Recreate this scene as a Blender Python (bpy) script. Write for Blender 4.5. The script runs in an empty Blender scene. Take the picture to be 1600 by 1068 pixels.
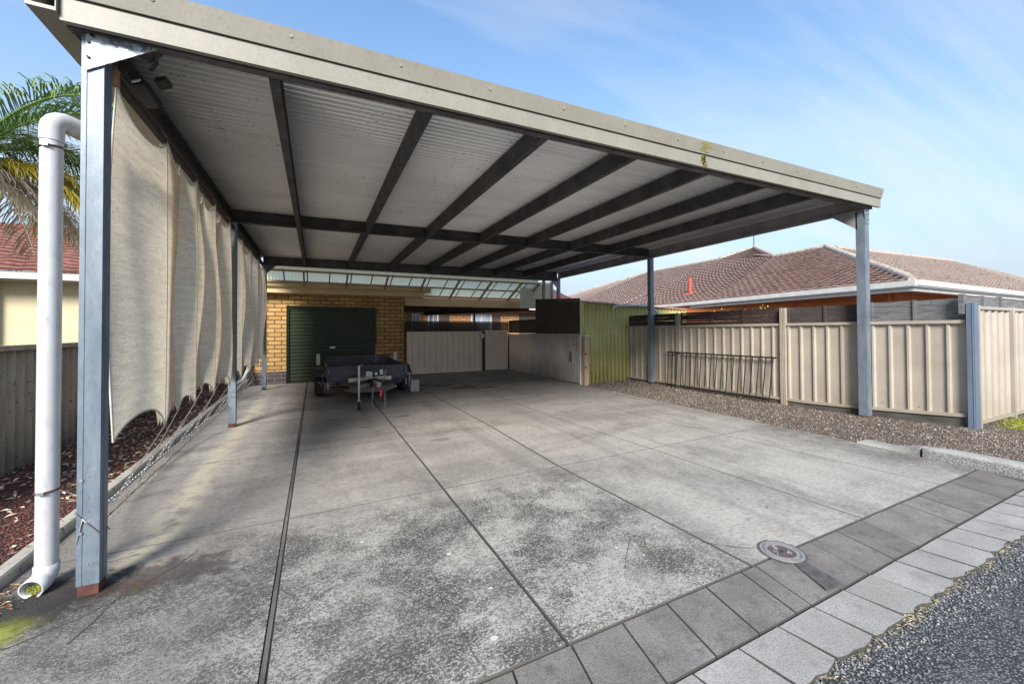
import bpy, math, random
from mathutils import Vector, Matrix, noise as mnoise
random.seed(7)
R = math.radians
sc = bpy.context.scene
col = sc.collection

# ------------------------------------------------------------------ camera
CAM = Vector((1.2234, -3.1629, 1.5)); YAW, PITCH, ROLL = 0.45277, 0.014953, -0.0049358
fw = Vector((math.sin(YAW)*math.cos(PITCH), math.cos(YAW)*math.cos(PITCH), math.sin(PITCH)))
rt = Vector((math.cos(YAW), -math.sin(YAW), 0)); up = rt.cross(fw)
rt2 = rt*math.cos(ROLL)+up*math.sin(ROLL); up2 = -rt*math.sin(ROLL)+up*math.cos(ROLL)
cd = bpy.data.cameras.new('camera'); cam = bpy.data.objects.new('camera', cd); col.objects.link(cam)
m = Matrix((rt2, up2, -fw)).transposed().to_4x4(); m.translation = CAM
cam.matrix_world = m
cd.sensor_width = 36; cd.sensor_fit = 'HORIZONTAL'; cd.lens = 630.03/1600*36
cd.shift_y = -26.03/1600; cd.clip_start = 0.05; cd.clip_end = 2000
sc.camera = cam

# ------------------------------------------------------------------ light
SUN_EL, SUN_AZ = R(30), R(213)       # azimuth clockwise from +Y: from behind-left of the camera
world = bpy.data.worlds.new('World'); sc.world = world; world.use_nodes = True
wn, wl = world.node_tree.nodes, world.node_tree.links
wn.clear()
wo = wn.new('ShaderNodeOutputWorld'); bg = wn.new('ShaderNodeBackground'); bg.inputs['Strength'].default_value = 0.135
sky = wn.new('ShaderNodeTexSky'); sky.sky_type = 'NISHITA'; sky.sun_disc = False
sky.sun_elevation = SUN_EL; sky.sun_rotation = SUN_AZ; sky.air_density = 1.0; sky.dust_density = 0.6; sky.ozone_density = 1.2
geo = wn.new('ShaderNodeTexCoord'); sep = wn.new('ShaderNodeSeparateXYZ'); wl.new(geo.outputs['Generated'], sep.inputs[0])
def wmath(op, a, b=None):
    n = wn.new('ShaderNodeMath'); n.operation = op
    for i, v in enumerate((a, b)):
        if v is None: continue
        if isinstance(v, (int, float)): n.inputs[i].default_value = v
        else: wl.new(v, n.inputs[i])
    return n.outputs[0]
zc = wmath('ADD', wmath('MAXIMUM', sep.outputs[2], 0.0), 0.12)
px = wmath('DIVIDE', sep.outputs[0], zc); py = wmath('DIVIDE', sep.outputs[1], zc)
cmb = wn.new('ShaderNodeCombineXYZ'); wl.new(px, cmb.inputs[0]); wl.new(py, cmb.inputs[1])
mp = wn.new('ShaderNodeMapping'); mp.inputs['Rotation'].default_value = (0, 0, R(25)); mp.inputs['Scale'].default_value = (0.30, 1.7, 1)
wl.new(cmb.outputs[0], mp.inputs[0])
nz = wn.new('ShaderNodeTexNoise'); nz.inputs['Scale'].default_value = 0.85; nz.inputs['Detail'].default_value = 7; nz.inputs['Roughness'].default_value = 0.55
nz.inputs['Distortion'].default_value = 0.6
wl.new(mp.outputs[0], nz.inputs['Vector'])
cr = wn.new('ShaderNodeValToRGB'); cr.color_ramp.elements[0].position = 0.47; cr.color_ramp.elements[1].position = 0.70
cr.color_ramp.elements[0].color = (0, 0, 0, 1); cr.color_ramp.elements[1].color = (0.8, 0.8, 0.8, 1)
wl.new(nz.outputs['Fac'], cr.inputs[0])
# thin high veil that thickens towards the horizon
cloudc = None
veil = wmath('MULTIPLY', wmath('POWER', wmath('SUBTRACT', 1.0, wmath('MAXIMUM', sep.outputs[2], 0.0)), 2.6), 1.25)
fac = wmath('MINIMUM', veil, 0.95)
gain = wn.new('ShaderNodeMix'); gain.data_type = 'RGBA'; gain.blend_type = 'MULTIPLY'; gain.inputs[0].default_value = 1
wl.new(sky.outputs[0], gain.inputs[6]); gain.inputs[7].default_value = (0.64, 0.82, 0.93, 1)
mx = wn.new('ShaderNodeMix'); mx.data_type = 'RGBA'
wl.new(fac, mx.inputs[0]); wl.new(gain.outputs[2], mx.inputs[6]); mx.inputs[7].default_value = (1.96, 2.28, 2.62, 1)
mc = wn.new('ShaderNodeMix'); mc.data_type = 'RGBA'; wl.new(cr.outputs[0], mc.inputs[0]); wl.new(mx.outputs[2], mc.inputs[6]); mc.inputs[7].default_value = (2.75, 2.9, 3.05, 1)
wl.new(mc.outputs[2], bg.inputs['Color']); wl.new(bg.outputs[0], wo.inputs[0])
sl = bpy.data.lights.new('sun', 'SUN'); sl.energy = 2.8; sl.angle = R(20); sl.color = (1.0, 0.945, 0.87)
so = bpy.data.objects.new('sun', sl); col.objects.link(so)
sd = Vector((math.sin(SUN_AZ)*math.cos(SUN_EL), math.cos(SUN_AZ)*math.cos(SUN_EL), math.sin(SUN_EL)))
so.rotation_euler = sd.to_track_quat('Z', 'Y').to_euler(); so.location = (0, 0, 30)
sc.view_settings.view_transform = 'Standard'; sc.view_settings.look = 'None'
sc.view_settings.gamma = 1; sc.view_settings.exposure = 1.33
sc.cycles.max_bounces = 12; sc.cycles.diffuse_bounces = 8; sc.cycles.transparent_max_bounces = 16

def G(x, y): return 0.01384*x+0.00634*y

# ------------------------------------------------------------------ material helper
class NT:
    def __init__(s, name):
        s.m = bpy.data.materials.new(name); s.m.use_nodes = True
        s.n, s.l = s.m.node_tree.nodes, s.m.node_tree.links
        s.b = s.n['Principled BSDF']; s.tc = s.n.new('ShaderNodeTexCoord')
        s.P = s.tc.outputs['Object']
    def set(s, sock, v):
        if hasattr(v, 'is_output') or isinstance(v, bpy.types.NodeSocket): s.l.new(v, sock)
        elif isinstance(v, (tuple, list)) and len(v) == 3 and sock.type == 'RGBA': sock.default_value = (*v, 1)
        else: sock.default_value = v
    def math(s, op, a, b=None, c=None, clamp=False):
        n = s.n.new('ShaderNodeMath'); n.operation = op; n.use_clamp = clamp
        for i, v in enumerate((a, b, c)):
            if v is not None: s.set(n.inputs[i], v)
        return n.outputs[0]
    def xyz(s, v=None):
        n = s.n.new('ShaderNodeSeparateXYZ'); s.l.new(v or s.P, n.inputs[0]); return n.outputs
    def vec(s, x, y, z=0.0):
        n = s.n.new('ShaderNodeCombineXYZ'); s.set(n.inputs[0], x); s.set(n.inputs[1], y); s.set(n.inputs[2], z); return n.outputs[0]
    def mapv(s, scale=(1, 1, 1), rot=(0, 0, 0), v=None):
        n = s.n.new('ShaderNodeMapping'); n.inputs['Scale'].default_value = scale; n.inputs['Rotation'].default_value = rot
        s.l.new(v or s.P, n.inputs[0]); return n.outputs[0]
    def noise(s, scale, detail=4, rough=0.55, v=None, dist=0.0, color=False):
        n = s.n.new('ShaderNodeTexNoise'); n.inputs['Scale'].default_value = scale; n.inputs['Detail'].default_value = detail
        n.inputs['Roughness'].default_value = rough; n.inputs['Distortion'].default_value = dist
        s.l.new(v or s.P, n.inputs['Vector']); return n.outputs['Color' if color else 'Fac']
    def voro(s, scale, v=None, feat='F1', out='Distance'):
        n = s.n.new('ShaderNodeTexVoronoi'); n.inputs['Scale'].default_value = scale; n.feature = feat
        s.l.new(v or s.P, n.inputs['Vector']); return n.outputs[out]
    def ramp(s, f, lo, hi):     # smoothstep 0..1
        n = s.n.new('ShaderNodeMapRange'); n.interpolation_type = 'SMOOTHSTEP'
        s.set(n.inputs[0], f); n.inputs[1].default_value = lo; n.inputs[2].default_value = hi; return n.outputs[0]
    def mix(s, f, a, b, mode='MIX'):
        n = s.n.new('ShaderNodeMix'); n.data_type = 'RGBA'; n.blend_type = mode
        s.set(n.inputs[0], f); s.set(n.inputs[6], a); s.set(n.inputs[7], b); return n.outputs[2]
    def mul(s, a, b): return s.math('MULTIPLY', a, b)
    def attr(s, name):
        n = s.n.new('ShaderNodeAttribute'); n.attribute_name = name; return n.outputs['Fac']
    def done(s, colr, rough=0.7, metal=0.0, bump=None, bs=0.3, bd=0.01, spec=None):
        s.set(s.b.inputs['Base Color'], colr); s.set(s.b.inputs['Roughness'], rough); s.set(s.b.inputs['Metallic'], metal)
        if spec is not None: s.b.inputs['Specular IOR Level'].default_value = spec
        if bump is not None:
            n = s.n.new('ShaderNodeBump'); n.inputs['Strength'].default_value = bs; n.inputs['Distance'].default_value = bd
            s.l.new(bump, n.inputs['Height']); s.l.new(n.outputs[0], s.b.inputs['Normal'])
        return s.m

M = {}
def simple(name, c1, c2, scale=6, rough=0.6, metal=0.0, fine=60, bs=0.15, stretch=(1, 1, 1), spot=None, spotscale=40, spotlo=0.62):
    t = NT(name); v = t.mapv(stretch)
    f = t.ramp(t.noise(scale, 5, 0.6, v), 0.3, 0.7)
    c = t.mix(f, c1, c2)
    fn = t.noise(fine, 3, 0.6, v)
    c = t.mix(t.mul(t.ramp(fn, 0.45, 0.75), 0.35), c, tuple(x*0.6 for x in c1))
    if spot:
        c = t.mix(t.ramp(t.noise(spotscale, 3, 0.7), spotlo, spotlo+0.06), c, spot)
    M[name] = t.done(c, rough, metal, fn, bs, 0.004); return M[name]

simple('galv', (0.13, 0.162, 0.205), (0.20, 0.235, 0.275), 9, 0.42, 0.2, 60, 0.08, (1, 1, 0.35), spot=(0.30, 0.32, 0.34), spotscale=30, spotlo=0.66)
simple('galv_beam', (0.07, 0.065, 0.066), (0.14, 0.13, 0.13), 6, 0.7, 0.1, 80, 0.2, spot=(0.30, 0.29, 0.28), spotscale=55, spotlo=0.66)
simple('purlin', (0.040, 0.037, 0.039), (0.085, 0.078, 0.080), 4, 0.7, 0.1, 80, 0.2, spot=(0.36, 0.35, 0.34), spotscale=38, spotlo=0.655)
simple('beam_grey', (0.26, 0.245, 0.25), (0.36, 0.34, 0.345), 4, 0.65, 0.15, 70, 0.2, spot=(0.07, 0.07, 0.07), spotscale=50, spotlo=0.6)
simple('fascia', (0.24, 0.222, 0.178), (0.28, 0.257, 0.207), 3, 0.45, 0, 50, 0.03, spot=(0.30, 0.30, 0.20), spotscale=18, spotlo=0.72)
simple('gutter_tan', (0.58, 0.42, 0.22), (0.66, 0.49, 0.27), 3, 0.5, 0, 50, 0.05)
simple('tan_frame', (0.30, 0.22, 0.13), (0.38, 0.28, 0.17), 5, 0.5)
simple('rust', (0.06, 0.022, 0.016), (0.12, 0.045, 0.03), 20, 0.85, 0, 90, 0.5)
simple('timber', (0.22, 0.10, 0.05), (0.38, 0.22, 0.13), 8, 0.85, 0, 60, 0.5, (4, 4, 0.6))
simple('timber_grey', (0.085, 0.085, 0.09), (0.20, 0.20, 0.205), 5, 0.9, 0, 30, 0.6, (1, 1, 12))
simple('timber_dark', (0.028, 0.018, 0.018), (0.06, 0.04, 0.038), 8, 0.85, 0, 50, 0.4, (1, 1, 6))
simple('plinth', (0.055, 0.05, 0.045), (0.11, 0.10, 0.085), 4, 0.9, 0, 50, 0.5, (1, 1, 5))
simple('plinth_brown', (0.07, 0.04, 0.03), (0.13, 0.08, 0.06), 4, 0.9, 0, 50, 0.5, (1, 1, 5))
simple('white_pvc', (0.49, 0.49, 0.50), (0.55, 0.55, 0.56), 3, 0.34, 0, 30, 0.03, (1, 1, 0.4), spot=(0.30, 0.28, 0.24), spotscale=16, spotlo=0.69)
simple('white_trim', (0.52, 0.51, 0.48), (0.62, 0.61, 0.58), 4, 0.5, 0, 30, 0.05)
simple('black_metal', (0.014, 0.014, 0.015), (0.03, 0.03, 0.032), 8, 0.5, 0.3)
simple('black_plastic', (0.012, 0.012, 0.014), (0.02, 0.02, 0.022), 8, 0.35)
simple('rubber', (0.012, 0.011, 0.011), (0.03, 0.028, 0.027), 20, 0.9)
simple('steel', (0.42, 0.42, 0.42), (0.6, 0.6, 0.6), 20, 0.35, 0.8)
simple('steel_dark', (0.13, 0.125, 0.12), (0.22, 0.21, 0.20), 14, 0.6, 0.3)
simple('steel_dull', (0.25, 0.24, 0.23), (0.4, 0.38, 0.36), 14, 0.5, 0.6)
simple('trailer_paint', (0.028, 0.027, 0.036), (0.066, 0.062, 0.076), 6, 0.5, 0.1, 60, 0.2, spot=(0.16, 0.12, 0.10), spotscale=20, spotlo=0.66)
simple('trailer_floor', (0.03, 0.028, 0.027), (0.08, 0.07, 0.06), 12, 0.8)
simple('roller', (0.014, 0.024, 0.009), (0.022, 0.034, 0.013), 4, 0.45, 0, 50, 0.03)
simple('shed_green', (0.40, 0.37, 0.13), (0.50, 0.46, 0.19), 2.2, 0.5, 0, 40, 0.05, spot=(0.42, 0.43, 0.27), spotscale=9, spotlo=0.70)
simple('dark_brown', (0.045, 0.033, 0.028), (0.065, 0.05, 0.042), 4, 0.7)
simple('galv_fence', (0.50, 0.44, 0.41), (0.66, 0.59, 0.55), 3, 0.5, 0.15, 40, 0.1, (1, 1, 0.3), spot=(0.13, 0.10, 0.09), spotscale=9, spotlo=0.68)
simple('gate_pink', (0.74, 0.60, 0.49), (0.82, 0.67, 0.56), 3, 0.5, 0, 40, 0.04)
simple('cream_wall', (0.55, 0.47, 0.30), (0.61, 0.53, 0.35), 3, 0.85)
simple('olive_wall', (0.42, 0.37, 0.16), (0.50, 0.43, 0.20), 3, 0.85, stretch=(0.4, 0.4, 8))
simple('cement_sheet', (0.24, 0.22, 0.19), (0.36, 0.33, 0.29), 5, 0.95, 0, 60, 0.4, (1, 1, 0.3), spot=(0.12, 0.11, 0.10), spotscale=14, spotlo=0.62)
simple('edging', (0.36, 0.33, 0.28), (0.50, 0.46, 0.40), 5, 0.95, 0, 70, 0.4, spot=(0.17, 0.15, 0.12), spotscale=14, spotlo=0.6)
simple('paver_dark', (0.155, 0.147, 0.145), (0.245, 0.232, 0.228), 2.6, 0.95, 0, 110, 0.5, spot=(0.085, 0.08, 0.085), spotscale=38, spotlo=0.60)
simple('concrete_block', (0.40, 0.37, 0.33), (0.5, 0.47, 0.43), 10, 0.95, 0, 70, 0.4)
simple('window_glass', (0.08, 0.10, 0.13), (0.35, 0.40, 0.46), 1.3, 0.08)
simple('red_plastic', (0.75, 0.02, 0.02), (0.8, 0.03, 0.02), 8, 0.25)
simple('red_pipe', (0.50, 0.06, 0.035), (0.55, 0.08, 0.05), 8, 0.5)
simple('leaf_green', (0.035, 0.10, 0.02), (0.10, 0.20, 0.05), 3, 0.6)
simple('palm_green', (0.08, 0.17, 0.04), (0.24, 0.34, 0.11), 2.5, 0.5)
simple('palm_yellow', (0.55, 0.40, 0.03), (0.30, 0.30, 0.06), 2.5, 0.5)
simple('palm_dry', (0.38, 0.30, 0.20), (0.62, 0.56, 0.46), 3, 0.9)
simple('golden_leaf', (0.60, 0.42, 0.06), (0.75, 0.60, 0.20), 5, 0.6)
simple('bark', (0.14, 0.10, 0.07), (0.25, 0.19, 0.14), 8, 0.9)
simple('iron', (0.115, 0.085, 0.085), (0.17, 0.135, 0.13), 20, 0.6, 0.3)
simple('iron_worn', (0.33, 0.31, 0.30), (0.43, 0.41, 0.39), 20, 0.45, 0.4)
simple('dirt', (0.06, 0.05, 0.04), (0.13, 0.11, 0.085), 8, 1.0, 0, 90, 0.6)
simple('stain_patch', (0.065, 0.062, 0.06), (0.12, 0.115, 0.11), 20, 0.95, 0, 90, 0.4)
simple('joint_strip', (0.075, 0.07, 0.063), (0.17, 0.16, 0.145), 5, 1.0, 0, 90, 0.6, (1, .3, 1), spot=(0.05, 0.055, 0.02), spotscale=9, spotlo=0.6)
simple('joint_fill', (0.035, 0.033, 0.03), (0.09, 0.085, 0.08), 12, 1.0, 0, 90, 0.6, spot=(0.12, 0.14, 0.02), spotscale=5, spotlo=0.60)
simple('ceiling_board', (0.30, 0.27, 0.23), (0.36, 0.33, 0.29), 3, 0.8)

def m_galv_spangle():
    t = NT('galv_spangle')
    v = t.voro(45, out='Color'); f = t.xyz(v)[0]
    n = t.noise(25, 4, 0.7)
    f2 = t.math('ADD', t.mul(f, 0.5), t.mul(n, 0.6))
    c = t.mix(t.ramp(f2, 0.3, 0.8), (0.16, 0.18, 0.20), (0.55, 0.60, 0.64))
    M['galv_spangle'] = t.done(c, 0.45, 0.3)
m_galv_spangle()
def m_roof_under():
    t = NT('roof_under')
    o = t.xyz()
    c = t.mix(t.ramp(t.noise(0.6, 4, 0.6), 0.3, 0.7), (0.74, 0.735, 0.735), (0.88, 0.88, 0.88))
    band = t.noise(3, 3, 0.6, t.mapv((0.15, 4, 1)))
    c = t.mix(t.mul(t.ramp(band, 0.45, 0.75), 0.35), c, (0.54, 0.50, 0.47))
    spots = t.ramp(t.noise(24, 3, 0.65, t.mapv((1, 1.6, 1))), 0.635, 0.67)
    zone = t.ramp(t.noise(1.1, 3, 0.6), 0.40, 0.60)
    c = t.mix(t.mul(t.mul(spots, zone), 0.85), c, (0.20, 0.185, 0.18))
    M['roof_under'] = t.done(c, 0.42, 0.18, t.noise(60, 2), 0.05, 0.003)
m_roof_under()
def m_cloth():
    t = NT('cloth')
    o = t.xyz()
    wv = t.math('SINE', t.mul(o[2], 420)); wy = t.math('SINE', t.mul(o[1], 330))
    st = t.noise(5, 4, 0.6, t.mapv((1, 0.6, 5)))
    c = t.mix(t.ramp(st, 0.3, 0.7), (0.70, 0.65, 0.57), (0.84, 0.79, 0.71))
    c = t.mix(t.mul(t.ramp(t.noise(110, 3, 0.7, t.mapv((1, 1, 1.6))), 0.42, 0.62), 0.5), c, (0.34, 0.285, 0.21))
    c = t.mix(t.mul(t.ramp(t.noise(38, 3, 0.6, t.mapv((1, .35, 3))), 0.5, 0.7), 0.35), c, (0.26, 0.225, 0.17))
    t.done(c, 0.9, 0, t.noise(180, 2), 0.25, 0.002)
    tr = t.n.new('ShaderNodeBsdfTranslucent'); t.l.new(t.mix(1.0, c, (1.0, 0.955, 0.87), 'MULTIPLY'), tr.inputs[0])
    ms = t.n.new('ShaderNodeMixShader'); ms.inputs[0].default_value = 0.50
    out = t.n['Material Output']; t.l.new(t.b.outputs[0], ms.inputs[1]); t.l.new(tr.outputs[0], ms.inputs[2])
    t.l.new(ms.outputs[0], out.inputs[0]); M['cloth'] = t.m
m_cloth()
def m_poly():
    t = NT('polycarbonate')
    n = t.noise(0.8, 3, 0.6); c = t.mix(t.ramp(n, 0.4, 0.6), (0.98, 0.80, 0.47), (1.0, 0.86, 0.56))
    t.done(c, 0.35)
    tr = t.n.new('ShaderNodeBsdfTranslucent'); t.l.new(c, tr.inputs[0])
    ms = t.n.new('ShaderNodeMixShader'); ms.inputs[0].default_value = 0.85
    out = t.n['Material Output']; t.l.new(t.b.outputs[0], ms.inputs[1]); t.l.new(tr.outputs[0], ms.inputs[2])
    t.l.new(ms.outputs[0], out.inputs[0]); M['polycarbonate'] = t.m
m_poly()
def m_brick(name, ca, cb, mortar, axis='xz', bw=0.33, bh=0.1165, ms=0.022):
    t = NT(name); o = t.xyz()
    v = t.vec(o[0] if axis == 'xz' else o[1], o[2])
    n = t.n.new('ShaderNodeTexBrick'); t.l.new(v, n.inputs['Vector'])
    n.inputs['Scale'].default_value = 1; n.inputs['Brick Width'].default_value = bw; n.inputs['Row Height'].default_value = bh
    n.inputs['Mortar Size'].default_value = ms/2; n.inputs['Mortar Smooth'].default_value = 0.2
    n.inputs['Color1'].default_value = (*ca, 1); n.inputs['Color2'].default_value = (*cb, 1); n.inputs['Mortar'].default_value = (*mortar, 1)
    c = t.mix(t.mul(t.ramp(t.noise(40, 4, 0.7), 0.45, 0.75), 0.35), n.outputs['Color'], tuple(x*0.55 for x in ca))
    h = t.math('ADD', t.math('SUBTRACT', 1.0, n.outputs['Fac']), t.mul(t.noise(90, 3), 0.15))
    M[name] = t.done(c, 0.85, 0, h, 0.7, 0.008)
m_brick('brick_yellow', (0.54, 0.34, 0.13), (0.42, 0.235, 0.075), (0.035, 0.025, 0.02))
m_brick('brick_dark', (0.060, 0.042, 0.045), (0.085, 0.06, 0.06), (0.16, 0.14, 0.14))
m_brick('brick_orange', (0.55, 0.17, 0.05), (0.45, 0.12, 0.035), (0.26, 0.12, 0.06), 'yz', 0.24, 0.086, 0.010)
m_brick('brick_orange_x', (0.55, 0.17, 0.05), (0.45, 0.12, 0.035), (0.26, 0.12, 0.06), 'xz', 0.24, 0.086, 0.010)
m_brick('brick_back', (0.50, 0.27, 0.12), (0.40, 0.20, 0.08), (0.06, 0.04, 0.03))

def m_concrete():
    t = NT('concrete'); o = t.xyz(); cell = t.attr('cell')
    X, Y = o[0], o[1]
    lv = t.mapv((0.55, 1.6, 1), (0, 0, R(8)))
    big = t.noise(0.9, 5, 0.62, lv, 0.4)
    c = t.mix(t.ramp(big, 0.32, 0.68), (0.25, 0.228, 0.212), (0.44, 0.41, 0.375))
    c = t.mix(t.mul(t.math('MAXIMUM', cell, 0.0), 0.5), c, (0.20, 0.185, 0.175))
    br = t.noise(6, 5, 0.7, t.mapv((1.2, 14, 1), (0, 0, R(6))))
    c = t.mix(t.mul(t.ramp(br, 0.42, 0.72), 0.30), c, (0.50, 0.47, 0.43))
    # paler tone in front, reaching further back on the right
    front_tone = t.ramp(t.math('ADD', t.math('SUBTRACT', 0.75, Y), t.mul(t.math('SUBTRACT', X, 3.2), 0.32)), -0.35, 1.1)
    c = t.mix(t.mul(front_tone, 0.6), c, (0.44, 0.425, 0.39))
    # browner and darker tone towards the back
    back_tone = t.mul(t.ramp(Y, 0.8, 7.0), t.ramp(X, -0.1, 1.4))
    c = t.mix(t.mul(back_tone, 0.55), c, (0.17, 0.135, 0.125))
    # black mould speckle on the front bays
    zone = t.mul(t.math('SUBTRACT', 1.0, t.ramp(t.math('ADD', Y, t.mul(t.math('SUBTRACT', t.noise(2.2, 3), 0.5), 1.1)), 0.05, 0.75)),
                 t.math('SUBTRACT', 1.0, t.ramp(X, 3.35, 4.05)))
    blot = t.ramp(t.noise(1.5, 5, 0.68, t.mapv((1, 1.3, 1))), 0.36, 0.62)
    fine = t.noise(58, 5, 0.8, t.mapv((1, 1.35, 1), (0, 0, R(6))))
    fine2 = t.noise(120, 3, 0.7)
    sp = t.ramp(t.math('ADD', t.mul(fine, 0.6), t.math('ADD', t.mul(fine2, 0.4), t.mul(blot, 0.078))), 0.492, 0.572)
    mask = t.mul(t.mul(sp, zone), t.math('ADD', 0.70, t.mul(blot, 0.26)))
    c = t.mix(t.mul(zone, 0.5), c, (0.46, 0.445, 0.41))
    c = t.mix(mask, c, (0.045, 0.044, 0.044))
    # darker washes in the open bays on the right
    zone2 = t.mul(t.ramp(X, 3.4, 4.0), t.math('SUBTRACT', 1.0, t.ramp(Y, 0.35, 0.75)))
    w2 = t.ramp(t.noise(1.1, 5, 0.66, t.mapv((1.3, 0.9, 1), (0, 0, R(-30)))), 0.42, 0.72)
    c = t.mix(t.mul(t.mul(w2, zone2), 0.6), c, (0.17, 0.165, 0.16))
    # grey damp band beside the gravel
    ed = t.mul(t.ramp(X, 6.3, 7.1), t.math('SUBTRACT', 1.0, t.ramp(Y, 0.3, 0.9)))
    c = t.mix(t.mul(t.mul(ed, t.ramp(t.noise(2, 4, 0.7), 0.3, 0.55)), 0.75), c, (0.11, 0.105, 0.10))
    gm = t.noise(26, 6, 0.78, t.mapv((1, 1.7, 1), (0, 0, R(8))))
    c = t.mix(t.mul(t.ramp(gm, 0.49, 0.64), 0.42), c, (0.07, 0.064, 0.06))
    bs = t.ramp(t.noise(1.7, 6, 0.72, t.mapv((1, .8, 1), (0, 0, R(20))), 0.8), 0.50, 0.66)
    c = t.mix(t.mul(bs, 0.30), c, (0.10, 0.09, 0.085))
    bl = t.ramp(t.noise(2.3, 6, 0.75, t.mapv((1.5, .7, 1), (0, 0, R(-12))), 0.8), 0.54, 0.68)
    c = t.mix(t.mul(bl, 0.24), c, (0.52, 0.50, 0.46))
    c = t.mix(t.mul(t.ramp(gm, 0.48, 0.34), 0.28), c, (0.60, 0.57, 0.52))
    # darker grime on the near left bays
    nl = t.mul(t.math('SUBTRACT', 1.0, t.ramp(t.math('ADD', X, t.mul(t.noise(1.4, 4, .6), 1.2)), 0.9, 2.3)), t.math('SUBTRACT', 1.0, t.ramp(Y, 0.6, 3.2)))
    c = t.mix(t.mul(nl, 0.42), c, (0.105, 0.095, 0.09))
    # tyre wear lanes running up the drive
    ln = t.noise(1.0, 3, .6, t.mapv((2.6, .12, 1)))
    c = t.mix(t.mul(t.ramp(ln, 0.5, 0.68), 0.30), c, (0.12, 0.105, 0.10))
    # small grit everywhere
    g = t.noise(210, 2, 0.6)
    c = t.mix(t.mul(t.ramp(g, 0.52, 0.7), 0.22), c, (0.10, 0.095, 0.09))
    c = t.mix(t.mul(t.ramp(g, 0.42, 0.30), 0.20), c, (0.68, 0.66, 0.62))
    # streak of sunlight painted as a long yellow-buff band inside the left posts
    wob = t.mul(t.math('SUBTRACT', t.noise(1.6, 4, 0.6), 0.5), 0.30)
    dx = t.math('ABSOLUTE', t.math('SUBTRACT', t.math('ADD', X, wob), 0.18))
    sun_streak = t.mul(t.math('SUBTRACT', 1.0, t.ramp(dx, 0.02, 0.20)), t.mul(t.ramp(Y, -0.05, 0.2), t.ramp(t.noise(3.5, 3, 0.7), 0.34, 0.56)))
    c = t.mix(t.mul(sun_streak, 0.5), c, (0.62, 0.55, 0.40))
    # dark oil marks
    def blob(cx, cy, rx, ry, k=0.7, colr=(0.05, 0.042, 0.04)):
        nonlocal c
        a = t.math('POWER', t.math('DIVIDE', t.math('SUBTRACT', X, cx), rx), 2); b_ = t.math('POWER', t.math('DIVIDE', t.math('SUBTRACT', Y, cy), ry), 2)
        r = t.math('ADD', t.math('SQRT', t.math('ADD', a, b_)), t.mul(t.math('SUBTRACT', t.noise(7, 4, 0.7), 0.5), 2.0))
        c = t.mix(t.mul(t.math('SUBTRACT', 1.0, t.ramp(r, 0.55, 1.1)), k), c, colr)
    for a in ((4.55, 6.5, .45, .25), (5.1, 6.2, .25, .16), (4.2, 7.1, .3, .2), (2.55, 3.9, .18, .1, .45), (1.9, 3.4, .12, .06, .4), (2.75, 2.15, .16, .08, .35), (3.2, 4.6, .2, .1, .4),
              (5.35, 5.7, .25, .1), (1.45, 4.2, .16, .04), (3.6, 7.4, .4, .2), (0.3, 0.05, .5, .22, .75), (0.20, .0, .16, .09, .5, (0.09, 0.05, 0.035))): blob(*a)
    blob(-0.12, 0.05, 0.35, 0.28, 0.85, (0.028, 0.026, 0.024))
    ms = t.noise(14, 4, 0.75)
    a = t.math('POWER', t.math('DIVIDE', t.math('ADD', t.math('ADD', X, 0.24), t.mul(Y, -0.3)), 0.26), 2); b_ = t.math('POWER', t.math('DIVIDE', t.math('ADD', Y, 0.26), 0.20), 2)
    r = t.math('ADD', t.math('SQRT', t.math('ADD', a, b_)), t.mul(t.math('SUBTRACT', ms, 0.5), 1.6))
    c = t.mix(t.mul(t.math('SUBTRACT', 1.0, t.ramp(r, 0.35, 1.15)), 0.92), c, t.mix(t.ramp(ms, 0.35, 0.6), (0.10, 0.10, 0.015), (0.36, 0.38, 0.02)))
    h = t.math('ADD', t.mul(fine, 0.5), t.math('ADD', t.mul(fine2, 0.5), t.mul(br, 0.3)))
    c = t.mix(1.0, c, (0.99, 0.975, 0.95), 'MULTIPLY')
    c = t.mix(t.ramp(cell, -.2, -.6), c, (0.10, 0.095, 0.085))
    M['concrete'] = t.done(c, 0.92, 0, h, 0.35, 0.006, 0.25)
m_concrete()
def m_pav(name, ca, cb, cs, sp, k):
    t = NT(name); cell = t.attr('cell')
    c = t.mix(t.ramp(t.noise(2.6, 5, 0.65), 0.3, 0.7), ca, cb)
    c = t.mix(t.mul(t.math('MAXIMUM', cell, 0.0), 0.45), c, cs)
    c = t.mix(t.mul(t.ramp(t.noise(130, 3, 0.65), 0.44, 0.66), 0.55), c, sp)
    c = t.mix(t.mul(t.ramp(t.noise(9, 6, 0.75), 0.50, 0.72), k), c, sp)
    c = t.mix(t.mul(t.ramp(t.noise(55, 4, 0.7), 0.60, 0.68), k), c, sp)
    c = t.mix(t.ramp(cell, -.2, -.6), c, (0.07, 0.065, 0.06))
    M[name] = t.done(c, 0.95, 0, t.noise(130, 3), 0.5, 0.005, .25)
m_pav('paver_light', (0.33, 0.315, 0.295), (0.44, 0.425, 0.40), (0.31, 0.295, 0.27), (0.17, 0.158, 0.145), .42)
m_pav('paver_dark', (0.175, 0.16, 0.148), (0.29, 0.268, 0.25), (0.13, 0.118, 0.105), (0.065, 0.06, 0.055), .6)
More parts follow.
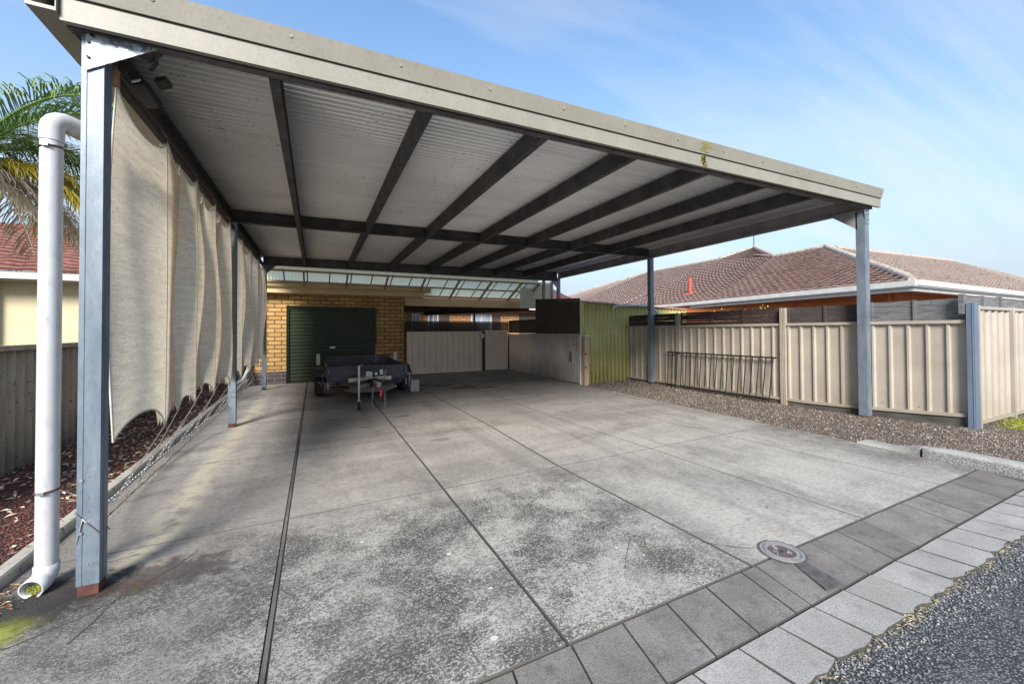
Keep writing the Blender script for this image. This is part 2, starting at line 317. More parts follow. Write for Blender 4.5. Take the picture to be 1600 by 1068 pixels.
def m_asphalt():
    t = NT('asphalt')
    vo = t.voro(105); vc = t.xyz(t.voro(105, out='Color'))[0]
    c = t.mix(t.ramp(vc, 0.0, 1.0), (0.035, 0.035, 0.037), (0.25, 0.245, 0.245))
    c = t.mix(t.ramp(vo, 0.35, 0.6), c, (0.03, 0.03, 0.035))
    c = t.mix(t.mul(t.ramp(t.noise(3, 4, 0.6), 0.5, 0.75), 0.4), c, (0.18, 0.175, 0.17))
    M['asphalt'] = t.done(c, 0.85, 0, t.math('SUBTRACT', 1.0, vo), 0.55, 0.010)
m_asphalt()
def m_gravel():
    t = NT('gravel_bed')
    vc = t.xyz(t.voro(48, out='Color'))[1]; vo = t.voro(48)
    c = t.mix(vc, (0.12, 0.09, 0.07), (0.34, 0.28, 0.235))
    c = t.mix(t.ramp(vo, 0.3, 0.6), c, (0.06, 0.045, 0.035))
    M['gravel_bed'] = t.done(c, 0.95, 0, t.math('SUBTRACT', 1.0, vo), 1.0, 0.02)
    t = NT('mulch_bed')
    vc = t.xyz(t.voro(60, t.mapv((1, 0.5, 1)), out='Color'))[1]; vo = t.voro(60, t.mapv((1, 0.5, 1)))
    o = t.xyz()
    c = t.mix(vc, (0.07, 0.022, 0.018), (0.23, 0.085, 0.07))
    c = t.mix(t.ramp(o[1], 1.5, 4.0), c, t.mix(vc, (0.06, 0.03, 0.018), (0.20, 0.11, 0.06)))
    c = t.mix(t.mul(t.ramp(t.noise(2, 4), 0.56, 0.68), 0.6), c, (0.16, 0.15, 0.03))
    c = t.mix(t.ramp(vo, 0.3, 0.6), c, (0.03, 0.015, 0.01))
    M['mulch_bed'] = t.done(c, 0.95, 0, t.math('SUBTRACT', 1.0, vo), 1.0, 0.02)
m_gravel()
def m_stones():
    for nm, a, b, c3 in (('stones', (0.08, 0.058, 0.044), (0.29, 0.235, 0.19), (0.42, 0.39, 0.35)), ('chips', (0.08, 0.025, 0.02), (0.26, 0.09, 0.075), (0.12, 0.06, 0.035)),
                        ('litter', (0.40, 0.30, 0.19), (0.70, 0.62, 0.5), (0.22, 0.12, 0.07)), ('asphalt_chips', (0.06, 0.06, 0.065), (0.24, 0.245, 0.26), (0.32, 0.3, 0.28))):
        t = NT(nm); k = t.attr('cell')
        c = t.mix(t.ramp(k, 0.0, 0.85), a, b); c = t.mix(t.ramp(k, 0.86, 0.9), c, c3)
        M[nm] = t.done(c, 0.9)
m_stones()
def m_colorbond():
    t = NT('colorbond')
    c = t.mix(t.ramp(t.noise(1.6, 4, 0.6), 0.3, 0.7), (0.34, 0.295, 0.245), (0.42, 0.37, 0.31))
    dirt = t.ramp(t.noise(2.2, 6, 0.8, t.mapv((1, 1, 0.9))), 0.50, 0.72)
    zz = t.xyz()[2]; splash = t.math('SUBTRACT', 1.0, t.ramp(t.math('ADD', zz, t.mul(t.noise(5, 4, .7), .5)), .25, .80)); c = t.mix(t.mul(splash, .45), c, (0.27, 0.22, 0.16))
    c = t.mix(t.mul(dirt, 0.35), c, (0.33, 0.28, 0.18))
    c = t.mix(t.mul(t.ramp(t.noise(45, 3, 0.7), 0.66, 0.72), 0.4), c, (0.3, 0.25, 0.2))
    M['colorbond'] = t.done(c, 0.45)
m_colorbond()
def m_tiles(name, base, lich, axis):
    t = NT(name); k = t.attr('cell')
    c = t.mix(k, tuple(x*0.6 for x in base), base)
    f = t.noise(7, 5, 0.75, t.mapv((1, 1, 3)))
    edge = t.attr('edge')
    lm = t.ramp(t.math('ADD', t.mul(edge, 0.70), t.mul(f, 0.75)), 0.80, 1.04)
    c = t.mix(t.mul(lm, 0.92), c, lich)
    c = t.mix(t.mul(t.ramp(t.noise(2.5, 4), 0.5, 0.7), 0.45), c, (0.07, 0.055, 0.045))
    M[name] = t.done(c, 0.85, 0, f, 0.4, 0.01)
m_tiles('tiles_brown', (0.20, 0.065, 0.045), (0.48, 0.42, 0.36), 0)
m_tiles('tiles_red', (0.22, 0.055, 0.045), (0.34, 0.22, 0.18), 0)

# ------------------------------------------------------------------ mesh builder
ORG = {}
class MB:
    def __init__(s): s.v = []; s.f = []; s.c = []; s.e = []; s.sm = []; s.st = []
    def add(s, vs, fs, c=0.0, e=None, smooth=False):
        b = len(s.v); s.st.append((b, len(s.f))); s.v += [tuple(p) for p in vs]; s.f += [tuple(i+b for i in f) for f in fs]
        s.c += [c]*len(fs); s.sm += [smooth]*len(fs); s.e += list(e) if e else [0.0]*len(vs)
        return s
    def box(s, x0, x1, y0, y1, z0, z1, c=0.0):
        vs = [(x, y, z) for z in (z0, z1) for y in (y0, y1) for x in (x0, x1)]
        return s.add(vs, [(0, 2, 3, 1), (4, 5, 7, 6), (0, 1, 5, 4), (1, 3, 7, 5), (3, 2, 6, 7), (2, 0, 4, 6)], c)
    def bar(s, p, q, w, h, upv=(0, 0, 1), c=0.0):     # oriented box from p to q, w sideways, h along up
        p, q = Vector(p), Vector(q); d = (q-p).normalized(); u = Vector(upv)
        sd_ = d.cross(u)
        if sd_.length < 1e-4: sd_ = d.cross(Vector((1, 0, 0)))
        sd_.normalize(); u = sd_.cross(d).normalized()
        vs = [b+sd_*(w/2*i)+u*(h/2*j) for b in (p, q) for i, j in ((-1, -1), (1, -1), (1, 1), (-1, 1))]
        return s.add(vs, [(3, 2, 1, 0), (4, 5, 6, 7), (0, 1, 5, 4), (1, 2, 6, 5), (2, 3, 7, 6), (3, 0, 4, 7)], c)
    def tube(s, pts, r, n=10, cap=True, c=0.0):
        pts = [Vector(p) for p in pts]; rr = r if isinstance(r, (list, tuple)) else [r]*len(pts)
        rings = []; prev = None
        for i, p in enumerate(pts):
            d = (pts[min(i+1, len(pts)-1)]-pts[max(i-1, 0)]).normalized()
            if prev is None:
                a = Vector((0, 0, 1)) if abs(d.z) < 0.9 else Vector((1, 0, 0)); u = d.cross(a).normalized()
            else: u = (prev-d*prev.dot(d)).normalized()
            prev = u; w = d.cross(u)
            rings.append([p+(u*math.cos(2*math.pi*k/n)+w*math.sin(2*math.pi*k/n))*rr[i] for k in range(n)])
        vs = [v for rg in rings for v in rg]; fs = []
        for i in range(len(pts)-1):
            for k in range(n):
                a, b = i*n+k, i*n+(k+1) % n; fs.append((a, b, b+n, a+n))
        s.add(vs, fs, c, smooth=True)
        if cap:
            k0 = len(s.st); s.add(rings[0], [tuple(reversed(range(n)))], c); s.add(rings[-1], [tuple(range(n))], c); del s.st[k0:]
        return s
    def prism(s, poly, vec_, c=0.0):   # poly list of 3d points, extruded by vec
        n = len(poly); vc = Vector(vec_); vs = [Vector(p) for p in poly]+[Vector(p)+vc for p in poly]
        fs = [tuple(reversed(range(n))), tuple(range(n, 2*n))]+[(i, (i+1) % n, (i+1) % n+n, i+n) for i in range(n)]
        return s.add(vs, fs, c)
    def sheet(s, prof, a, b, th=0.0, smooth=False, c=0.0):  # prof: list of 3d points at start; swept by vector a->b
        off = Vector(b)-Vector(a); n = len(prof); vs = [Vector(p) for p in prof]+[Vector(p)+off for p in prof]
        return s.add(vs, [(i, i+1, i+1+n, i+n) for i in range(n-1)], c, smooth=smooth)
    def stone(s, p, r, c):
        p = Vector(p); vs = [p+Vector((random.uniform(.6, 1.2)*x*r, random.uniform(.6, 1.2)*y*r, random.uniform(.4, .9)*z*r)) for x, y, z in ((1, 0, 0), (-1, 0, 0), (0, 1, 0), (0, -1, 0), (0, 0, 1), (0, 0, -1))]
        return s.add(vs, [(0, 2, 4), (2, 1, 4), (1, 3, 4), (3, 0, 4), (2, 0, 5), (1, 2, 5), (3, 1, 5), (0, 3, 5)], c)
    def flake(s, p, l, w, c):
        p = Vector(p); a = random.uniform(0, 6.28); d = Vector((math.cos(a), math.sin(a), random.uniform(-.3, .3)))*l; n = Vector((-math.sin(a), math.cos(a), random.uniform(-.4, .4)))*w
        z = Vector((0, 0, random.uniform(0.1, .35)*l))
        return s.add([p-d, p-n*.8+z, p+d, p+n+z*.5], [(0, 1, 2), (0, 2, 3)], c)
    def each(s, name, mat, parent=None, **kw):     # one object per box / tube / prism
        ends = s.st[1:]+[(len(s.v), len(s.f))]; out = []
        for (v0, f0), (v1, f1) in zip(s.st, ends):
            q = MB(); q.v = s.v[v0:v1]; q.f = [tuple(i-v0 for i in f) for f in s.f[f0:f1]]; q.c = s.c[f0:f1]; q.sm = s.sm[f0:f1]; q.e = s.e[v0:v1]
            out.append(q.build(name, mat, parent, **kw))
        return out
    def build(s, name, mat, parent=None, bevel=0.0, shade=None, solid=0.0):
        me = bpy.data.meshes.new(name)
        org = ORG.get(parent.name, Vector((0, 0, 0))) if parent else Vector((0, 0, 0))
        me.from_pydata([tuple(Vector(v)-org) for v in s.v], [], s.f)
        me.materials.append(M[mat] if isinstance(mat, str) else mat)
        at = me.attributes.new('cell', 'FLOAT', 'FACE'); at.data.foreach_set('value', s.c)
        if any(s.e): ea = me.attributes.new('edge', 'FLOAT', 'POINT'); ea.data.foreach_set('value', s.e)
        me.polygons.foreach_set('use_smooth', s.sm if shade is None else [shade]*len(s.f))
        me.update()
        o = bpy.data.objects.new(name, me); col.objects.link(o)
        if parent: o.parent = parent; ORG[o.name] = org
        if solid: mo = o.modifiers.new('solid', 'SOLIDIFY'); mo.thickness = solid; mo.offset = 0
        if bevel:
            mo = o.modifiers.new('bevel', 'BEVEL'); mo.width = bevel; mo.segments = 2; mo.limit_method = 'ANGLE'
        return o
def tag(o, label=None, cat=None, group=None, kind=None):
    for k, v in (('label', label), ('category', cat), ('group', group), ('kind', kind)):
        if v: o[k] = v
    return o
def thing(name, loc, label, cat, group=None):
    o = bpy.data.objects.new(name, None); o.empty_display_size = 0.2; o.location = loc; col.objects.link(o); ORG[o.name] = Vector(loc)
    return tag(o, label, cat, group)
def lab(o, l): o['label'] = l; return o
def lerp(a, b, t): return a+(b-a)*t
def interp(tab, y):
    if y <= tab[0][0]: return tab[0][1]
    for (a, b), (c, d) in zip(tab, tab[1:]):
        if y <= c: return b+(d-b)*(y-a)/(c-a)
    return tab[-1][1]

# ================================================================== SETTING
# ground sheet
mb = MB(); N_ = 40
for (x0, x1, y0, y1) in ((-90, 120, -60, 140),):
    mb.add([(x0, y0, G(x0, y0)-.09), (x1, y0, G(x1, y0)-.09), (x1, y1, G(x1, y1)-.09), (x0, y1, G(x0, y1)-.09)], [(0, 1, 2, 3)])
tag(mb.build('ground', 'dirt'), kind='structure')

# driveway slabs
XL = [[(-2, -0.43), (10, -0.43)], [(-2, 1.02), (10, 1.01)], [(-2, 2.30), (10, 2.29)], [(-1.6, 3.66), (.5, 3.57), (2.6, 3.61), (7, 3.54)], [(-1.6, 4.99), (.5, 4.88), (2.5, 4.78), (9, 4.73)],
      [(-1.6, 6.38), (.5, 6.18), (2.5, 6.04), (7, 5.83), (10, 5.75)], [(-1.535, 7.19), (-1.1, 7.23), (-.8, 7.26), (-.46, 7.27), (.53, 7.25), (10, 7.30)]]
YL = [lambda x: -1.535, lambda x: .53, lambda x: 2.5, lambda x: 4.65+.15*(x-1), lambda x: 7.3+.05*x, lambda x: 9.8]
hw = [0.0, .017, .009, .010, .006, .005, 0.0]
mb = MB()
crnd = {(0, 0): .35, (1, 0): .1, (2, 0): .3, (3, 0): .15, (4, 0): .1, (5, 0): .25, (0, 1): .55, (1, 1): .25, (2, 1): .35, (3, 1): .1, (4, 1): 0, (5, 1): .1}
for i in range(6):
    for j in range(5):
        def ya(x, jj=j): return YL[jj](x)+(.006 if jj else 0)
        def yb(x, jj=j): return YL[jj+1](x)-.005
        ym = (YL[j](3)+YL[j+1](3))/2
        K = 8; left = []; right = []
        for k in range(K+1):
            t_ = k/K
            xl = interp(XL[i], lerp(ya(XL[i][0][1]), yb(XL[i][0][1]), t_)); yl = lerp(ya(xl), yb(xl), t_); xl = interp(XL[i], yl)+hw[i]
            xr = interp(XL[i+1], lerp(ya(xl), yb(xl), t_)); yr = lerp(ya(xr), yb(xr), t_); xr = interp(XL[i+1], yr)-hw[i+1]
            left.append((xl, yl)); right.append((xr, yr))
        ring = left+right[::-1]
        cx_ = sum(p[0] for p in ring)/len(ring); cy_ = sum(p[1] for p in ring)/len(ring)
        wob = [(x, y) for x, y in ring]
        top = []; low = []
        for x, y in wob:
            d = Vector((cx_-x, cy_-y)); ch = .0015
            jx = mnoise.noise(Vector((x*9, y*9, 3)))*.003
            sx = ch*(1 if d.x > 0 else -1); sy = ch*(1 if d.y > 0 else -1)
            top.append((x+sx+jx, y+sy+jx, G(x, y))); low.append((x+jx*.5, y+jx*.5, G(x, y)-.004))
        n = len(ring); base = [(x, y, z-.06) for x, y, z in low]
        mb.add(top, [tuple(reversed(range(n)))], crnd.get((i, j), random.uniform(.2, .6)))
        fs = []
        for a in range(n):
            b = (a+1) % n; fs += [(a, b, b+n, a+n), (a+n, b+n, b+2*n, a+2*n)]
        mb.add(top+low+base, fs, -1.0)
dw = mb.build('driveway', 'concrete'); tag(dw, kind='structure')
# joint filler
mb = MB()
for i in range(1, 6):
    if i == 1: continue
    ys = [-1.53+k*.35 for k in range(33)]; ys = [y for y in ys if y <= 9.8]
    for a, b in zip(ys, ys[1:]):
        xa, xb = interp(XL[i], a), interp(XL[i], b); w = hw[i]+.01; dz = -.030 if i != 1 else -.010
        mb.add([(xa-w, a, G(xa, a)+dz), (xa+w, a, G(xa, a)+dz), (xb+w, b, G(xb, b)+dz), (xb-w, b, G(xb, b)+dz)], [(0, 1, 2, 3)])
for j in range(1, 5):
    xs = [-.43+k*.35 for k in range(23)]
    for a, b in zip(xs, xs[1:]):
        mb.add([(a, YL[j](a)-.015, G(a, YL[j](a))-.022), (b, YL[j](b)-.015, G(b, YL[j](b))-.022), (b, YL[j](b)+.015, G(b, YL[j](b))-.022), (a, YL[j](a)+.015, G(a, YL[j](a))-.022)], [(0, 1, 2, 3)])
tag(mb.build('joint_filler', 'joint_fill'), kind='structure')
mb = MB(); ys = [-1.53+k*.3 for k in range(38)]
for a, b in zip(ys, ys[1:]):
    xa, xb = interp(XL[1], a), interp(XL[1], b)
    mb.add([(xa-.012, a, G(xa, a)-.004), (xa+.008, a, G(xa, a)-.004), (xb+.008, b, G(xb, b)-.004), (xb-.012, b, G(xb, b)-.004)], [(0, 1, 2, 3)])
    mb.add([(xa-.03, a, G(xa, a)-.03), (xa+.03, a, G(xa, a)-.03), (xb+.03, b, G(xb, b)-.03), (xb-.03, b, G(xb, b)-.03)], [(0, 1, 2, 3)])
tag(mb.build('expansion_joint', 'joint_strip'), kind='structure')
# cracks (thin real slots filled with dirt, laid as narrow sheets)
def crack(pts, w=.006):
    mb = MB(); P = []
    for (a, b) in zip(pts, pts[1:]):
        nseg = max(2, int((Vector(b)-Vector(a)).length/.05))
        for k in range(nseg): P.append(Vector(a).lerp(Vector(b), k/nseg))
    P.append(Vector(pts[-1]))
    L_, R_ = [], []
    for k, p in enumerate(P):
        d = (P[min(k+1, len(P)-1)]-P[max(k-1, 0)]).normalized(); nn = Vector((-d.y, d.x))
        o = mnoise.noise(Vector((p.x*7, p.y*7, 1.7)))*.02
        ww = w*(.35+.8*abs(mnoise.noise(Vector((p.x*11, p.y*11, 5)))))
        q = p+nn*o; L_.append(q+nn*ww); R_.append(q-nn*ww)
    n = len(P); vs = [(q.x, q.y, G(q.x, q.y)+.002) for q in L_+R_]
    mb.add(vs, [(k, k+1, k+1+n, k+n) for k in range(n-1)])
    tag(mb.build('crack', 'joint_fill'), kind='structure')
crack([(-.43, -.28), (-.1, -.34), (.1, -.24), (.25, -.1), (.36, -.02)], .007)
crack([(.15, -.45), (.22, -.1), (.42, .12), (.5, .3)], .006)
crack([(-.42, .33), (-.1, .37), (.15, .42)], .006)
crack([(2.95, -1.2), (3.2, -.95)], .004)
crack([(3.62, -1.22), (3.75, -1.36), (3.86, -1.43)], .007)
crack([(1.9, -1.5), (1.85, -1.1), (1.6, -.7)], .003)
crack([(4.4, 1.1), (4.9, 1.5), (5.3, 2.4)], .003)
crack([(2.6, 2.9), (3.0, 3.4), (3.1, 4.1)], .003)
crack([(-.30, 1.0), (-.33, 3.0), (-.35, 6.0), (-.36, 8.5)], .010)
# white spots (dropped gum / paint) on the slab
mb = MB()
for px_, py_, r in ((2.0, -1.35, .022), (2.02, -.55, .018), (2.13, -1.0, .013), (1.52, -.12, .016), (2.5, -.1, .010), (.42, -1.2, .02), (3.05, -1.0, .014), (3.15, -1.15, .01), (1.2, .1, .009)):
    n = 9; mb.add([(px_+r*math.cos(k*6.283/n)*random.uniform(.75, 1.2), py_+r*.8*math.sin(k*6.283/n)*random.uniform(.75, 1.2), G(px_, py_)+.003) for k in range(n)], [tuple(range(n))])
tag(mb.build('paint_spots', 'white_trim'), kind='structure')

# paver rows
def paver_row(name, xs_back, xs_front, y0, y1, z0, z1, matn, gap=.004, rag=0.0, dep=0):
    mb = MB(); n = len(xs_back)
    for k in range(n-1):
        a, b, c_, d = xs_front[k]+gap, xs_front[k+1]-gap, xs_back[k+1]-gap, xs_back[k]+gap
        yf = [y0+random.uniform(-rag, rag) for _ in range(2)]
        K = 5; front = [(lerp(a, b, t/K), lerp(yf[0], yf[1], t/K)+(random.uniform(-.012, .012) if rag else 0)) for t in range(K+1)]
        if rag: front[0] = (front[0][0]+.005, front[0][1]+.010); front[-1] = (front[-1][0]-.005, front[-1][1]+.010)
        ring = front+[(c_, y1-gap), (d, y1-gap)]
        cx_ = sum(p[0] for p in ring)/len(ring); cy_ = sum(p[1] for p in ring)/len(ring)
        tilt = random.uniform(-.003, .003)
        def zz(x, y): return G(x, y)+lerp(z0, z1, (y-y0)/(y1-y0))+tilt*(x-cx_)/.15
        top = [(x+(cx_-x)*.012, y+(cy_-y)*.012, zz(x, y)) for x, y in ring]; low = [(x, y, zz(x, y)-.006) for x, y in ring]; base = [(x, y, zz(x, y)-.07) for x, y in ring]
        m_ = len(ring); mb.add(top, [tuple(range(m_))], random.random()); fs = []
        for q in range(m_):
            r = (q+1) % m_; fs += [(q, q+m_, r+m_, r), (q+m_, q+2*m_, r+2*m_, r+m_)]
        mb.add(top+low+base, fs, -1.0)
    o = mb.build(name, matn); tag(o, kind='structure'); return o
xb = [-2.0+.308*k for k in range(19)]; xb = [x for x in xb if x < 3.6]+[3.68, 3.97, 4.27, 4.60, 4.94, 5.25, 5.57, 5.91, 6.2, 6.52, 6.86, 7.2]
xf = [x-.06 for x in xb]
paver_row('paver_strip', xb, xf, -1.895, -1.545, -.012, -.002, 'paver_dark', .0035)
xb2 = [-2.2+.305*k for k in range(32)]; xb2 = [x+.02 for x in xb2 if x < 7.4]
paver_row('gutter_slabs', xb2, [x+.02 for x in xb2], -2.165, -1.902, -.004, -.016, 'paver_light', .0035, .010)
mb = MB(); mb.add([(-3, -1.93, G(-3, -1.9)-.035), (7.6, -1.93, G(7.6, -1.9)-.035), (7.6, -1.5, G(7.6, -1.5)-.03), (-3, -1.5, G(-3, -1.5)-.03), (-3, -2.2, G(-3, -2.2)-.04), (7.6, -2.2, G(7.6, -2.2)-.04)], [(0, 1, 2, 3), (4, 5, 1, 0)])
tag(mb.build('paver_bedding', 'joint_fill'), kind='structure')
# road
mb = MB(); nx, ny = 60, 12
vs = []; fs = []
for j in range(ny+1):
    for i in range(nx+1):
        x = -8+i*.4; y = -2.10-j*j*.08-(.0 if j else 0)
        vs.append((x, y, G(x, y)-.026+.004*mnoise.noise(Vector((x*3, y*3, 0)))))
for j in range(ny):
    for i in range(nx): a = j*(nx+1)+i; fs.append((a, a+nx+1, a+nx+2, a+1))
mb.add(vs, fs); tag(mb.build('road', 'asphalt'), kind='structure')
# chips of stone and dry grass along the edge of the road
mb = MB()
for _ in range(5200):
    x = random.uniform(2.2, 7.5); e = abs(random.gauss(0, .10)); y = -2.14-e
    mb.stone((x, y, G(x, y)-.022), random.uniform(.003, .0085), random.random())
tag(mb.build('loose_chippings', 'asphalt_chips'), 'small loose grey stones along the road edge', 'gravel', kind='stuff')
simple('dry_grass', (0.35, 0.28, 0.16), (0.5, 0.42, 0.28), 6, 0.9); simple('moss_tuft', (0.10, 0.11, 0.02), (0.20, 0.20, 0.04), 6, 0.9)
mb = MB(); mg = MB()
for _ in range(420):
    cxx = random.choice((3.2, 3.55, 3.9, 4.0, 4.25, 4.5, 4.9, 5.3)); x = cxx+random.gauss(0, .09); y = -2.175+random.gauss(0, .018)
    (mb if random.random() < .65 else mg).flake((x, y, G(x, y)-.012), random.uniform(.006, .02), random.uniform(.0012, .003), random.random())
tag(mb.build('dry_grass', 'dry_grass'), 'dry grass clippings caught against the gutter slabs', 'grass', kind='stuff')
tag(mg.build('moss', 'moss_tuft'), 'green moss tufts between gutter slabs and road', 'moss', kind='stuff')

# gravel bed on the right
def HG(x, y):
    rise = min(1, max(0, (x-7.3)/1.3)); corner = max(0, 1-abs(y+1.0)/1.6)
    return G(x, y)-.015+rise*(.022+.085*corner)+.012*mnoise.noise(Vector((x*2.3, y*2.3, 0)))*rise
mb = MB(); vs = []; fs = []; nx, ny = 90, 110
for j in range(ny+1):
    for i in range(nx+1):
        x = 7.15+i*.09; y = -2.4+j*.09; vs.append((x, y, HG(x, y)+.004*mnoise.noise(Vector((x*15, y*15, 0)))))
for j in range(ny):
    for i in range(nx):
        x = 7.15+i*.09; y = -2.4+j*.09
        if y < -.55 and x < 7.34: continue
        a = j*(nx+1)+i; fs.append((a, a+1, a+nx+2, a+nx+1))
mb.add(vs, fs); tag(mb.build('gravel_ground', 'gravel_bed'), kind='structure')
mb = MB()
for _ in range(22000):
    x = 7.28+random.random()**.9*1.65; y = random.uniform(-1.6, 5.6)
    if random.random() < .25: x = random.uniform(7.3, 11.5); y = random.uniform(-2.3, -.95)
    if y < -.6 and x < 7.52: continue
    if y < -2.1 and x < 9: continue
    mb.stone((x, y, HG(x, y)+.003), random.uniform(.004, .011) if random.random() < .95 else random.uniform(.012, .020), random.random())
for _ in range(1500):   # stones spilt over the slab edge
    x = 7.28-abs(random.gauss(0, .04)); y = random.uniform(-.4, 5.5)
    if x > 6.9: mb.stone((x, y, G(x, y)+.003), random.uniform(.003, .009), random.random())
tag(mb.build('gravel', 'stones'), 'brown loose gravel between the driveway and the cream fence', 'gravel', kind='stuff')
mg = MB()
for _ in range(1800):
    x = random.gauss(9.9, .28); y = random.gauss(-1.28, .10); mg.flake((x, y, HG(x, y)+.008), random.uniform(.008, .02), random.uniform(.004, .01), 0)
simple('moss_bright', (0.20, 0.23, 0.02), (0.35, 0.37, 0.04), 6, 0.9)
tag(mg.build('moss_patch', 'moss_bright'), 'yellow-green moss patch on gravel by the corner fence', 'moss', kind='stuff')

# kerb on the right: curved concrete
def kerb_run(path, name):
    mb = MB(); ring = []
    for k, (x, y, h) in enumerate(path):
        a = Vector(path[max(k-1, 0)][:2]); b = Vector(path[min(k+1, len(path)-1)][:2]); d = (b-a).normalized(); nn = Vector((-d.y, d.x))
        w_ = .8+.2*min(1, h/.1)
        prof = [(-.19, -.06), (-.185, .004), (-.15, h*.30), (-.11, h*.70), (-.07, h*.92), (-.02, h), (.10, h), (.14, h*.93), (.15, -.06)]
        ring.append([(x-nn.x*u*w_, y-nn.y*u*w_, G(x, y)+v) for u, v in prof])
    npf = 9; vs = [p for r_ in ring for p in r_]
    mb.add(vs, [(i*npf+k, (i+1)*npf+k, (i+1)*npf+k+1, i*npf+k+1) for i in range(len(ring)-1) for k in range(npf-1)], smooth=True)
    mb.add(ring[0], [tuple(range(npf))]); mb.add(ring[-1], [tuple(range(npf))])
    o = mb.build(name, 'kerb_concrete'); tag(o, kind='structure')
t = NT('kerb_concrete'); o_ = t.xyz()
c = t.mix(t.ramp(t.noise(5, 4), .3, .7), (0.34, 0.33, 0.31), (0.44, 0.43, 0.40))
lowm = t.math('SUBTRACT', 1.0, t.ramp(t.math('ADD', o_[2], t.mul(t.noise(14, 4, .7), .05)), .19, .235))
sp_ = t.ramp(t.noise(75, 4, .7), .42, .56); grime = t.mul(t.ramp(t.math('SUBTRACT', 0.0, o_[1]), .9, 1.15), lowm)
c = t.mix(t.mul(grime, t.math('ADD', .35, t.mul(sp_, .5))), c, (0.06, 0.06, 0.065))
c = t.mix(t.mul(sp_, .25), c, (0.1, 0.1, 0.1)); M['kerb_concrete'] = t.done(c, .95, 0, t.noise(75, 4, .7), .6, .006)
kerb_run([(7.41, -.50, .006), (7.41, -.62, .008), (7.41, -.78, .02), (7.40, -.92, .05), (7.385, -1.03, .085), (7.37, -1.12, .10)], 'kerb_ramp')
kerb_run([(7.365, -1.135, .10), (7.36, -1.3, .115), (7.36, -1.55, .12), (7.36, -1.85, .12), (7.38, -2.1, .12), (7.48, -2.35, .12), (7.75, -2.6, .12), (8.3, -2.75, .12), (10, -2.8, .12), (14, -2.85, .12)], 'kerb')
mb = MB(); mb.add([(7.14, -1.9, G(7.2, -1.9)-.004), (7.30, -1.9, G(7.2, -1.9)-.002), (7.30, -1.5, G(7.2, -1.5)), (7.17, -1.5, G(7.2, -1.5)-.003)], [(0, 1, 2, 3)]); tag(mb.build('mortar', 'stain_patch'), kind='structure')
# left edging kerb, mulch bed
mb = MB()
for a in range(0, 24):
    y0 = -1.0+a*.5; y1 = y0+.5
    def ex(y): return -.49-.018*max(0, y)*.5+(0.0)
    for (p, q) in ((y0, y1),):
        x0a, x0b = ex(p), ex(q)
        vs = []
        for (xx, yy) in ((x0a, p), (x0b, q)):
            for u, v in ((-.055, -.06), (-.055, .05), (-.045, .062), (.03, .062), (.042, .05), (.05, -.06)):
                vs.append((xx+u, yy, G(xx, yy)+v))
        mb.add(vs, [(k, k+1, k+7, k+6) for k in range(5)])
tag(mb.build('garden_edging', 'edging'), kind='structure')
mb = MB(); vs = []; fs = []; nx, ny = 16, 90
def HM(x, y): return G(x, y)+.005+.03*mnoise.noise(Vector((x*2, y*2, 4)))+.03*max(0, min(1, (-x-.6)/.8))
for j in range(ny+1):
    for i in range(nx+1):
        x = -.54-i*.09; y = -1+j*.13; vs.append((x, y, HM(x, y)))
for j in range(ny):
    for i in range(nx): a = j*(nx+1)+i; fs.append((a, a+nx+1, a+nx+2, a+1))
mb.add(vs, fs); tag(mb.build('garden_bed', 'mulch_bed'), kind='structure')
mb = MB()
for _ in range(16000):
    x = random.uniform(-1.75, -.53); y = random.uniform(.2, 9.5)
    mb.stone((x, y, HM(x, y)+.004), random.uniform(.004, .012), random.random())
tag(mb.build('mulch', 'chips'), 'dark red scoria mulch in the garden bed by the left fence', 'mulch', kind='stuff')
mb = MB()
for _ in range(1500):
    x = random.uniform(-1.75, -.6); y = random.uniform(.6, 9); y = y if random.random() > .3 else random.uniform(2, 5)
    mb.flake((x, y, HM(x, y)+.012), random.uniform(.015, .045), random.uniform(.004, .014), random.random())
for _ in range(900):
    x = -.40+abs(random.gauss(0, .07)); y = random.uniform(.0, 8.5)
    mb.flake((x, y, G(x, y)+.004), random.uniform(.004, .014), random.uniform(.002, .006), random.choice((.95, .92, .97, .5)))
for _ in range(60):
    x = random.uniform(.2, 7); y = random.uniform(-1.2, 8.5)
    mb.flake((x, y, G(x, y)+.004), random.uniform(.006, .02), random.uniform(.003, .008), random.choice((.95, .92, .97, .2)))
for _ in range(260):
    x = -.36+random.gauss(0, .05); y = random.uniform(-.5, .35); mb.flake((x, y, G(x, y)+.006), random.uniform(.008, .03), random.uniform(.002, .006), random.choice((.95, .9, .2)))
tag(mb.build('leaf_litter', 'litter'), 'dry leaf litter scattered over mulch and driveway edge', 'leaves', kind='stuff')

# manhole cover
MH = Vector((3.975, -1.535)); zc_ = G(*MH)
t = thing('manhole_cover', (MH.x, MH.y, zc_), 'round cast iron inspection cover with raised letters set between concrete and pavers', 'manhole cover')
def disc(mb, r0, r1, z0, z1, n=48, c=0.0):
    vs = [];
    for r, z in ((r0, z0), (r0, z1), (r1, z1), (r1, z0)):
        vs += [(MH.x+r*math.cos(k*6.2832/n), MH.y+r*math.sin(k*6.2832/n), zc_+z) for k in range(n)]
    fs = [(q*n+k, q*n+(k+1) % n, ((q+1) % 4)*n+(k+1) % n, ((q+1) % 4)*n+k) for q in range(4) for k in range(n)]
    mb.add(vs, fs, c)
mb = MB(); disc(mb, .108, .125, -.05, .0075); disc(mb, .080, .103, -.05, .0075); mb.build('ring', 'iron_worn', t)
mb = MB(); disc(mb, .0, .0805, -.05, .0045); mb.build('plate', 'iron', t)
mb = MB(); disc(mb, .102, .109, -.05, .003); mb.build('seal', 'joint_fill', t)
